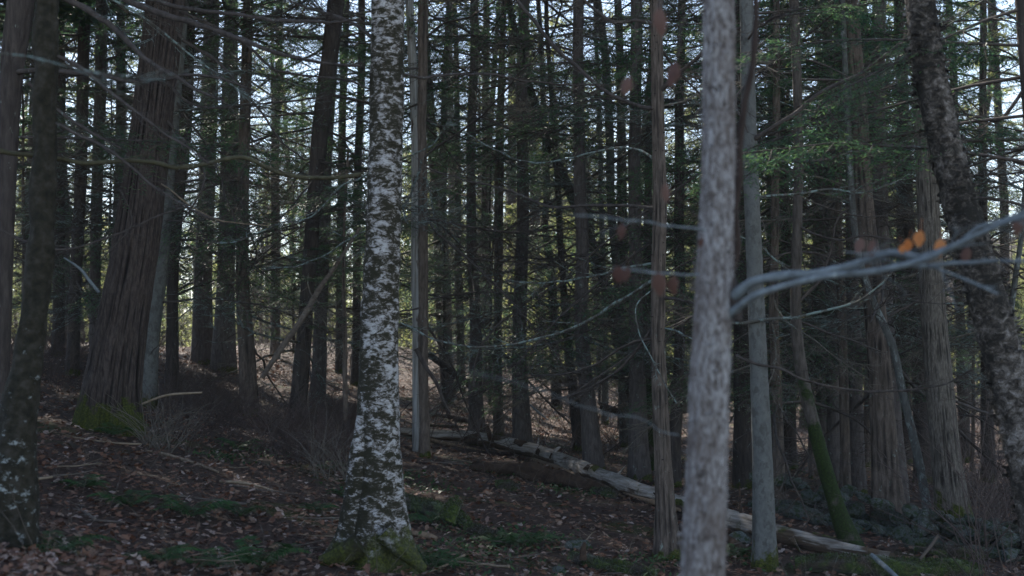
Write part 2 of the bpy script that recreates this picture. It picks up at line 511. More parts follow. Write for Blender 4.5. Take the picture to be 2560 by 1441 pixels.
def mat_ground():
    m, nt, b = newmat('forest_floor')
    v = coords(nt)
    n1 = noise(nt, v, 26, 6, 0.7)
    n2 = noise(nt, v, 0.9, 3)
    vo = N(nt, 'ShaderNodeTexVoronoi'); vo.inputs['Scale'].default_value = 22
    nt.links.new(v, vo.inputs['Vector'])
    c = ramp(nt, n1, [(0.3, (0.018, 0.011, 0.009)), (0.5, (0.055, 0.033, 0.025)), (0.7, (0.11, 0.068, 0.05))])
    c = mix(nt, maprange(nt, vo.outputs['Color'], 0.2, 0.9, 0, 0.5), c, (0.13, 0.08, 0.06))
    c = mix(nt, maprange(nt, n2, 0.56, 0.66, 0, 0.8), c, ramp(nt, n1, MOSS))
    nt.links.new(c, b.inputs['Base Color']); bump(nt, b, n1, 1.0, 0.03)
    return m
M['ground'] = mat_ground()

# ------------------------------------------------------------------ ground sheet
def make_ground():
    # fan-like grid: fine near the camera, coarse out to the horizon
    ys = np.concatenate([np.arange(-30, 2, 1.5), np.arange(2, 14, 0.07), np.arange(14, 32, 0.16), np.arange(32, 80, 0.8), np.geomspace(80, 420, 30)])
    us = np.concatenate([-np.geomspace(60, 6.2, 22), np.arange(-6, 6, 0.075), np.geomspace(6, 60, 22)])
    Y, U = np.meshgrid(ys, us, indexing='ij')
    X = U * (1 + np.clip(Y, 0, 500) / 14.0)
    Z = ground(X, Y)
    n, k = Y.shape
    i = np.arange(n - 1)[:, None] * k; j = np.arange(k - 1)[None]
    a = i + j
    f = np.stack([a, a + 1, a + k + 1, a + k], -1).reshape(-1, 4)
    mb = MB(); mb.add(np.stack([X, Y, Z], -1).reshape(-1, 3), f)
    o = link('ground', mb.mesh('ground', M['ground']))
    return tag(o, kind='structure')
GROUND = make_ground()

# ------------------------------------------------------------------ branch and foliage prototypes (built along +X)
def wander(rng, p0, d, L, n, bend=0.25, up=0.0):
    """a wandering polyline"""
    d = np.array(d, float); d /= np.linalg.norm(d)
    pts = [np.array(p0, float)]
    for i in range(n):
        d = d + rng.normal(0, bend, 3) * 0.5 + np.array([0, 0, up])
        d /= np.linalg.norm(d)
        pts.append(pts[-1] + d * L / n)
    return np.array(pts)

def add_twigs(mb, rng, main, r0, count, tl, depth=1, m=0, flat=True):
    n = len(main)
    for i in range(count):
        t = rng.uniform(0.15, 1.0) ** 0.8
        q = t * (n - 1); a = int(min(q, n - 2)); fr = q - a
        p = main[a] * (1 - fr) + main[a + 1] * fr
        ax = main[a + 1] - main[a]; ax = ax / (np.linalg.norm(ax) + 1e-9)
        side = np.cross(ax, [0, 0, 1.0]); side /= (np.linalg.norm(side) + 1e-9)
        s = rng.choice([-1, 1])
        d = ax * rng.uniform(0.5, 1.1) + side * s * rng.uniform(0.5, 1.1) + np.array([0, 0, rng.normal(-0.05, 0.3)])
        L = tl * rng.uniform(0.4, 1.1) * (1.15 - 0.8 * t)
        tw = wander(rng, p, d, L, 4 if depth else 3, 0.30, 0.02)
        tube(mb, tw, np.linspace(r0, r0 * 0.4, len(tw)), 3, m, cap=False)
        if depth:
            add_twigs(mb, rng, tw, r0 * 0.62, 3 + int(L * 6), tl * 0.45, 0, m)

def dead_branch_mesh(seed, L=2.0, mat='deadbranch', tw=24):
    rng = np.random.default_rng(seed)
    mb = MB()
    z0 = rng.uniform(-0.35, 0.1)
    main = wander(rng, (0, 0, 0), (1, 0, z0), L, 9, 0.16, rng.uniform(-0.02, 0.06))
    tube(mb, main, np.linspace(0.013, 0.0035, len(main)), 5)
    add_twigs(mb, rng, main, 0.0032, tw, 0.75, 1)
    return mb.mesh('dead_branch', M[mat])
DEAD = [dead_branch_mesh(100 + i, random.uniform(1.6, 2.6), 'lichenbranch' if i % 4 == 0 else 'deadbranch') for i in range(12)]
def dead_branch_far(seed, mat):
    rng = np.random.default_rng(seed); mb = MB()
    main = wander(rng, (0, 0, 0), (1, 0, rng.uniform(-0.4, 0.1)), rng.uniform(1.7, 2.6), 9, 0.2, rng.uniform(-0.03, 0.07))
    tube(mb, main, np.linspace(0.016, 0.006, len(main)), 4, cap=False)
    add_twigs(mb, rng, main, 0.0046, 22, 0.95, 1)
    return mb.mesh('dead_branch', M[mat])
DEADF = [dead_branch_far(150 + i, ['deadbranch', 'deadbranch', 'lichenbranch', 'twigpale'][i % 4]) for i in range(12)]
STUB = []
for i in range(4):
    rng = np.random.default_rng(300 + i); mb = MB()
    main = wander(rng, (0, 0, 0), (1, 0, rng.uniform(-.3, .3)), rng.uniform(0.15, 0.6), 4, 0.2)
    tube(mb, main, np.linspace(0.009, 0.003, len(main)), 5)
    add_twigs(mb, rng, main, 0.002, 2, 0.3, 0)
    STUB.append(mb.mesh('branch_stub', M['deadbranch']))

def blades(mb, C, D, S, L, W, m=0):
    """flat needles sprays: quads centred on C, along D, sideways S"""
    L = np.asarray(L)[:, None]; W = np.asarray(W)[:, None]
    v = np.stack([C, C + D * L * 0.5 + S * W * 0.5, C + D * L, C + D * L * 0.5 - S * W * 0.5], 1)
    n = len(C)
    mb.add(v.reshape(-1, 3), np.arange(n * 4).reshape(-1, 4), m)

def leafy_limb(mb, rng, org, az, el, L, r0, nsec, nter, nbl, bl, bw, sides=4, mw=0, mn=1):
    """a hemlock limb with drooping flat sprays"""
    d = np.array([math.cos(az) * math.cos(el), math.sin(az) * math.cos(el), math.sin(el)])
    main = wander(rng, org, d, L, 6, 0.10, -0.05)
    tube(mb, main, np.linspace(r0, r0 * 0.2, 7), sides, mw, cap=False)
    for i in range(nsec):
        t = 0.12 + 0.88 * (i + rng.uniform(0, 1)) / nsec
        q = t * 6; a = int(min(q, 5)); fr = q - a
        p = main[a] * (1 - fr) + main[min(a + 1, 6)] * fr
        ax = main[min(a + 1, 6)] - main[a]; ax /= np.linalg.norm(ax) + 1e-9
        side = np.cross(ax, [0, 0, 1.0]); side /= np.linalg.norm(side) + 1e-9
        s = 1 if i % 2 else -1
        dd = ax * rng.uniform(0.5, 0.9) + side * s * rng.uniform(0.6, 1.0) + np.array([0, 0, rng.normal(-0.12, 0.15)])
        dd /= np.linalg.norm(dd)
        SL = L * 0.42 * (1.08 - 0.75 * t) * rng.uniform(0.6, 1.15)
        sec = wander(rng, p, dd, SL, 3, 0.14, -0.04)
        tube(mb, sec, np.linspace(r0 * 0.3, r0 * 0.08, 4), 3, mw, cap=False)
        # tertiary sprays, vectorised
        tt = (np.arange(nter) + rng.uniform(0, 1, nter)) / nter
        idx = np.minimum((tt * 3).astype(int), 2); f2 = (tt * 3 - idx)[:, None]
        tp = sec[idx] * (1 - f2) + sec[idx + 1] * f2
        sd = np.cross(dd, [0, 0, 1.0]); sd /= np.linalg.norm(sd) + 1e-9
        sg = np.where(np.arange(nter) % 2, 1, -1)[:, None]
        td = dd * rng.uniform(0.5, 1.0, (nter, 1)) + sd * sg * rng.uniform(0.5, 1.0, (nter, 1)) + rng.normal(0, 0.18, (nter, 3)) + [0, 0, -0.08]
        td /= np.linalg.norm(td, axis=1)[:, None]
        TL = SL * 0.45 * (1.1 - 0.6 * tt)
        k = (np.arange(nbl) + 0.5) / nbl
        C = (tp[:, None] + td[:, None] * (TL[:, None, None] * k[None, :, None])).reshape(-1, 3)
        D0 = np.repeat(td, nbl, 0)
        nrm = np.array([0, 0, 1.0]) + rng.normal(0, 0.35, D0.shape)
        S0 = np.cross(D0, nrm); S0 /= np.linalg.norm(S0, axis=1)[:, None] + 1e-9
        sg2 = np.where(np.arange(len(D0)) % 2, 1, -1)[:, None]
        D1 = D0 * 0.75 + S0 * sg2 * rng.uniform(0.3, 0.9, (len(D0), 1)); D1 /= np.linalg.norm(D1, axis=1)[:, None]
        S1 = np.cross(D1, nrm); S1 /= np.linalg.norm(S1, axis=1)[:, None] + 1e-9
        n = len(C)
        blades(mb, C, D1, S1, bl * rng.uniform(0.6, 1.3, n), bw * rng.uniform(0.7, 1.2, n), mn)

LIMB = []
for i in range(6):
    mb = MB(); rng = np.random.default_rng(500 + i)
    leafy_limb(mb, rng, (0, 0, 0), 0, rng.uniform(-0.15, 0.1), 2.3, 0.014, 26, 9, 8, 0.045, 0.011)
    LIMB.append(mb.mesh('leafy_hemlock_limb', [M['deadbranch'], M['needle']]))

def crown_mesh(seed, nl, R, H, nsec, nter, nbl, bl, bw, mat, r0=0.022):
    mb = MB(); rng = np.random.default_rng(seed)
    for i in range(nl):
        t = (i + rng.uniform(0, 1)) / nl
        if t < 0.22 and rng.uniform() < 0.45: continue
        z = H * t ** 0.92
        L = R * (1.0 - 0.86 * t) * rng.uniform(0.6, 1.15) * (0.55 + 0.45 * min(1, t / 0.12))
        leafy_limb(mb, rng, (0, 0, z), i * 2.399 + rng.uniform(-.5, .5), rng.uniform(-0.15, 0.25), max(L, 0.3), r0 * (1 - 0.7 * t), nsec, nter, nbl, bl, bw, 3)
    return mb.mesh('crown', [M['deadbranch'], M[mat]])
CROWN_MID = [crown_mesh(700 + i, 36, 2.5, 10, 15, 7, 5, 0.085, 0.026, 'needle') for i in range(3)]
CROWN_FULL = [crown_mesh(740, 110, 2.8, 10, 15, 7, 5, 0.13, 0.06, 'needle')]  # crown made extra dense to stop sun flecks on the near ground
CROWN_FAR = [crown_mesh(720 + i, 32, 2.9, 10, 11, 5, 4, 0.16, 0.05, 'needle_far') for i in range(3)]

# ------------------------------------------------------------------ trees
TREES = {}
def disp_ridge(freq, depth, sz, seed, sharp=1.0):
    def f(rr, a, s):
        x, y = np.cos(a) * freq, np.sin(a) * freq
        w = fbm(x * 0.6 + 9, y * 0.6, s * sz * 0.7 + seed, 2) * 0.9
        n = vnoise(x + w, y + w, s * sz + seed)
        n2 = vnoise(x * 2.3 + w, y * 2.3, s * sz * 3 + seed)
        rid = 1 - np.abs(n * 2 - 1)
        RIDGE[0] = np.clip(rid ** sharp * 0.8 + 0.2 * n2 + 0 * rr, 0, 1)
        return rr + depth * (rid ** sharp - 0.85) + depth * 0.5 * (n2 - 0.5)
    return f
def disp_lump(depth, sz, seed):
    def f(rr, a, s):
        return rr + depth * (fbm(np.cos(a) * 1.3, np.sin(a) * 1.3, s * sz + seed, 4) * 2)
    return f
def flare(fn, base_s, amt, lobes, h=0.22, ph=0.0):
    def f(rr, a, s):
        r = fn(rr, a, s) if fn else rr
        hh = np.maximum(s - base_s, 0)
        return r * (1 + amt * np.exp(-hh / h) * (1 + 0.55 * np.sin(lobes * a + ph)) )
    return f

GAPS = [P(700, 945, hit(700, 945)), P(1545, 1085, hit(1545, 1085)), P(1370, 930, 36), P(650, 900, hit(650, 905))]
def crown_base(x, y, zb, hb, H, R=1.9):
    # keep the crown off the sunbeams that reach the lit patches of ground
    for g in GAPS:
        hx, hy = x - g.x, y - g.y
        ch, sh = math.cos(SUN_EL), (math.sin(SUN_AZ), math.cos(SUN_AZ))
        t = hx * sh[0] + hy * sh[1]
        if t <= 0: continue
        if abs(hx * sh[1] - hy * sh[0]) < R:
            z = g.z + t * math.tan(SUN_EL) - zb
            if hb - 1.5 < z < H: hb = min(z + 2.2, H - 1.2)
    return hb
NT = [0]
def tree(key, kindname, mat, label, pts, Y=None, H=None, crown=None, hb=6.0, cs=1.0, dead=14, z0=1.0, z1=7.0, sides=None, ds=None,
         disp=None, fl=0.35, lobes=5, bscale=1.0, group=None, stubs=0, cat='tree', leafy_n=0):
    NT[0] += 1
    rng = np.random.default_rng(2000 + NT[0])
    bx, by, bw = pts[-1]
    if Y is None: Y = hit(bx, by)
    wp = [P(x, y, Y) for x, y, w in pts]
    rad = [w / 2 / F * Y for x, y, w in pts]
    g = gz(wp[-1].x, Y)
    if wp[-1].z > g - 0.12:   # carry the trunk on down into the ground
        d = (wp[-1] - wp[-2]); d.normalize()
        k = (wp[-1].z - (g - 0.2)) / max(0.3, -d.z)
        wp.append(wp[-1] + d * k); rad.append(rad[-1] * 1.03)
    base = Vector((wp[-1].x, Y, g))
    H = H or rng.uniform(13, 17) * (1.0 if Y < 24 else 1.15)
    if crown: hb = crown_base(base.x, base.y, base.z, hb, H)
    top = wp[0]
    d = (wp[0] - wp[1]).normalized()
    p = top.copy(); ext = []; er = []
    Htop = base.z + H
    nstep = 5
    for i in range(1, nstep + 1):
        d = (d * 0.75 + Vector((rng.normal(0, .02), rng.normal(0, .02), 0.25 + 0.0))).normalized()
        p = p + d * (Htop - top.z) / nstep / max(0.5, d.z)
        ext.append(p.copy()); er.append(max(0.018, rad[0] * (1 - 0.86 * i / nstep)))
    line = [q - base for q in (wp[::-1] + ext)]
    rr = rad[::-1] + er
    near = Y < 15
    sides = sides or (40 if near else 14 if Y < 26 else 8)
    ds = ds or (0.05 if near else 0.25 if Y < 26 else 0.8)
    c, r = resample(line, rr, ds)
    if not near:
        c[:, :2] += (np.stack([fbm(c[:, 2] * 0.5, NT[0], 1), fbm(c[:, 2] * 0.5, NT[0], 7)], 1)) * 0.10
    fn = disp or disp_ridge(6, r[len(r) // 4] * 0.12, 4, NT[0]) if Y < 26 else None
    s0 = 0.2
    mb = MB()
    tube(mb, c, r, sides, 0, flare(fn, s0, fl, lobes, 0.2 + r[0] * 0.6, NT[0]))
    t = thing(kindname, label, cat, base, group)
    link('trunk', mb.mesh(kindname + '_trunk', M[mat]), t)
    TREES[key] = dict(o=t, c=c, r=r, base=base, Y=Y)
    def at(z):
        i = int(np.clip(np.searchsorted(c[:, 2], z), 1, len(c) - 1))
        return Vector(c[i]), r[i]
    for i in range(dead):
        z = rng.uniform(z0, z1)
        q, rd = at(z)
        az = rng.uniform(0, 2 * math.pi)
        s = bscale * rng.uniform(0.45, 1.15)
        # keep limbs from reaching the lens
        if math.sin(az) * s * 2.2 + base.y < 4: az = -az
        link('branch', (DEADF if Y > 14.5 else DEAD)[int(rng.integers(12))], t, q + Vector((math.cos(az), math.sin(az), 0)) * rd * 0.4, (rng.uniform(-.5, .5), rng.uniform(-0.1, 0.4), az), (s, s, s * rng.choice([-1, 1])))
    for i in range(leafy_n):
        q, rd = at(rng.uniform(1.6, 6.5)); az = rng.uniform(0, 2 * math.pi); s = bscale * rng.uniform(.5, .95)
        link('branch', LIMB[int(rng.integers(6))], t, q, (rng.uniform(-.3, .3), rng.uniform(-.1, .35), az), (s, s, s))
    for i in range(stubs):
        q, rd = at(rng.uniform(0.6, z1)); az = rng.uniform(0, 2 * math.pi)
        link('branch', STUB[int(rng.integers(4))], t, q + Vector((math.cos(az), math.sin(az), 0)) * rd * 0.5, (0, rng.uniform(-.4, .4), az))
    if crown:
        q, rd = at(hb)
        tp = Vector(c[-1])
        me = {'mid': CROWN_MID, 'far': CROWN_FAR, 'full': CROWN_FULL * 3}[crown][int(rng.integers(3))]
        o = link('crown', me, t, q)
        ax = (tp - q)
        rot = ax.to_track_quat('Z', 'Y') @ Matrix.Rotation(rng.uniform(0, 6.28), 3, 'Z').to_quaternion()
        o.rotation_mode = 'QUATERNION'; o.rotation_quaternion = rot
        o.scale = (cs, cs, ax.length / 10 * 1.02)
    return t

def limb(key, pts, Y0, Y1, w0, w1, mat='deadbranch', tw=8, tl=0.5, seed=0, tr=0.003, sides=7, depth=1, name='branch', disp=True):
    """a branch given by its course at its own depth; Y runs from Y0 to Y1 along it; a child of tree key"""
    T = TREES[key]
    n = len(pts)
    wp = [P(x, y, Y0 + (Y1 - Y0) * i / (n - 1)) - T['base'] for i, (x, y) in enumerate(pts)]
    ra = [(w0 + (w1 - w0) * i / (n - 1)) / 2 / F * (Y0 + (Y1 - Y0) * i / (n - 1)) for i in range(n)]
    c, r = resample(wp, ra, 0.05)
    rng = np.random.default_rng(9000 + seed)
    c = c + np.stack([fbm(np.arange(len(c)) * 0.22, seed, 5 * k + 1, 2) for k in range(3)], 1) * 0.03
    mb = MB()
    tube(mb, c, r, sides, 0, disp_lump(r.max() * 0.4, 20, seed) if disp else None)
    if tw:
        add_twigs(mb, rng, c, tr, tw, tl, depth)
    return link(name, mb.mesh('limb', M[mat]), T['o'])

# --- the near trunks
tree('fg', 'maple_tree', 'fg', 'pale grey flaky trunk nearest the camera, with a forked grey limb on its right',
     [(1797, 0, 80), (1797, 300, 82), (1790, 560, 88), (1782, 760, 95), (1770, 1050, 102), (1756, 1441, 112)], 4.2, H=7.5, dead=0, sides=64, ds=0.02, disp=lambda rr, a, s: disp_ridge(9, 0.006, 9, 3)(rr, a, s) + 0.012 * fbm(np.cos(a) * 0.8, np.sin(a) * 0.8, s * 2.2, 3), fl=0.1)
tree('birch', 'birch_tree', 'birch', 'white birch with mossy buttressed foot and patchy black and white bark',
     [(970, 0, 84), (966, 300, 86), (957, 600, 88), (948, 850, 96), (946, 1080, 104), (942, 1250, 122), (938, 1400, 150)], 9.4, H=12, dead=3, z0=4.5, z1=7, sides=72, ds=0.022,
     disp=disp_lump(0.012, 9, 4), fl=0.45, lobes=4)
tree('pine', 'pine_tree', 'pine', 'broad leaning pine with deeply ridged reddish brown bark and a green mossy foot',
     [(417, -30, 96), (380, 300, 99), (341, 600, 114), (318, 740, 118), (292, 900, 130), (279, 1000, 138), (275, 1075, 150)], None, H=16, crown='full', hb=5.5, cs=1.2, dead=3, z0=5, z1=8, sides=230, ds=0.022,
     disp=disp_ridge(14, 0.024, 2.2, 11, 1.0), fl=0.2, lobes=3)
tree('lich', 'maple_tree', 'lichentree', 'dark mossy trunk near the left edge spotted with white lichen',
     [(118, 0, 60), (112, 300, 57), (104, 600, 64), (84, 800, 68), (62, 950, 76), (42, 1100, 92), (30, 1230, 120)], 7.4, H=9, dead=4, z0=3, z1=5, sides=56, ds=0.025, disp=disp_lump(0.024, 7, 9), fl=0.3)
tree('left', 'hemlock_tree', 'dark', 'dark trunk cut by the left edge, leaning behind the lichened trunk',
     [(52, 0, 66), (30, 180, 56), (18, 400, 50), (4, 700, 52), (-10, 1100, 60)], 10.2, H=14, crown='mid', hb=5, cs=1.1, dead=4, z0=3, z1=6)
tree('brown', 'hemlock_tree', 'brown', 'straight brown flaky trunk just left of the pale nearest trunk',
     [(1642, 0, 30), (1645, 300, 33), (1650, 500, 35), (1646, 700, 36), (1646, 900, 38), (1655, 1100, 42), (1664, 1280, 48), (1671, 1395, 58)], None, H=13, dead=5, z0=2.8, z1=6)
tree('beech', 'beech_tree', 'smooth', 'smooth grey trunk with dark lichen blotches just right of the pale nearest trunk',
     [(1866, 0, 34), (1872, 300, 38), (1884, 600, 40), (1896, 900, 44), (1906, 1150, 50), (1912, 1425, 60)], None, H=12, dead=4, z0=3, z1=6, disp=disp_lump(0.004, 10, 2), fl=0.15)
tree('mosslean', 'hemlock_tree', 'mosstrunk', 'curving trunk coated in bright green moss, leaning left over the log end',
     [(1985, 0, 24), (1996, 330, 23), (1992, 620, 25), (1990, 800, 28), (2006, 940, 31), (2046, 1110, 35), (2092, 1270, 40), (2132, 1378, 54)], None, H=12, dead=7, z0=2.3, z1=6, fl=0.2, disp=disp_lump(0.006, 10, 5))
tree('ridge', 'hemlock_tree', 'brown', 'dark furrowed trunk with a split foot standing before the stone wall',
     [(2128, 0, 36), (2147, 250, 40), (2160, 500, 46), (2180, 700, 54), (2197, 900, 58), (2212, 1150, 66), (2220, 1312, 84)], None, H=14, dead=9, z0=2.3, z1=6, disp=disp_ridge(6, 0.012, 3.5, 5), fl=0.25)
tree('grey', 'ash_tree', 'greyridge', 'stout pale grey trunk with fine vertical ridges and a mossy right foot',
     [(2302, 0, 42), (2306, 250, 46), (2320, 500, 54), (2332, 761, 61), (2348, 957, 68), (2366, 1153, 72), (2382, 1283, 80), (2390, 1350, 90)], None, H=14, dead=3, z0=3.5, z1=6, sides=110, ds=0.02, disp=disp_ridge(11, 0.008, 5, 8, 1.0), fl=0.3)
tree('yb', 'birch_tree', 'ybirch', 'big leaning birch with dark shaggy peeling bark near the right edge',
     [(2297, -20, 76), (2328, 200, 78), (2378, 420, 84), (2415, 560, 90), (2460, 720, 94), (2502, 870, 98), (2554, 1080, 102), (2592, 1250, 106), (2630, 1441, 114)], 8.3, H=9.5, dead=2, z0=4, z1=5.5, sides=80, ds=0.025,
     disp=disp_lump(0.014, 10, 6), fl=0.1)
tree('rightedge', 'hemlock_tree', 'dark', 'dark trunk crossing the upper right corner',
     [(2549, -20, 26), (2556, 100, 26), (2568, 260, 26), (2590, 600, 28), (2615, 1100, 32)], 9.0, H=12, dead=2, z0=3.5, z1=6, cs=.8)
tree('thin', 'birch_tree', 'lichenbark', 'thin leaning lichen grey stem meeting the ground left of the stout grey trunk',
     [(2106, 0, 13), (2120, 325, 15), (2140, 600, 16), (2178, 740, 17), (2231, 865, 19), (2258, 989, 20), (2297, 1153, 21), (2328, 1335, 24)], None, H=9, dead=4, z0=2, z1=5, bscale=.6, disp=disp_lump(0.003, 10, 5), fl=0.1)
tree('snag', 'dead_tree', 'snag', 'bleached barkless snag just right of the white birch',
     [(1028, 0, 20), (1034, 200, 22), (1040, 400, 26), (1038, 600, 28), (1044, 800, 30), (1048, 1000, 34), (1053, 1130, 42)], None, H=9, dead=3, z0=3, z1=7, bscale=.6, stubs=6, disp=disp_ridge(4, 0.012, 1.5, 9), fl=0.15, sides=28, ds=0.08)

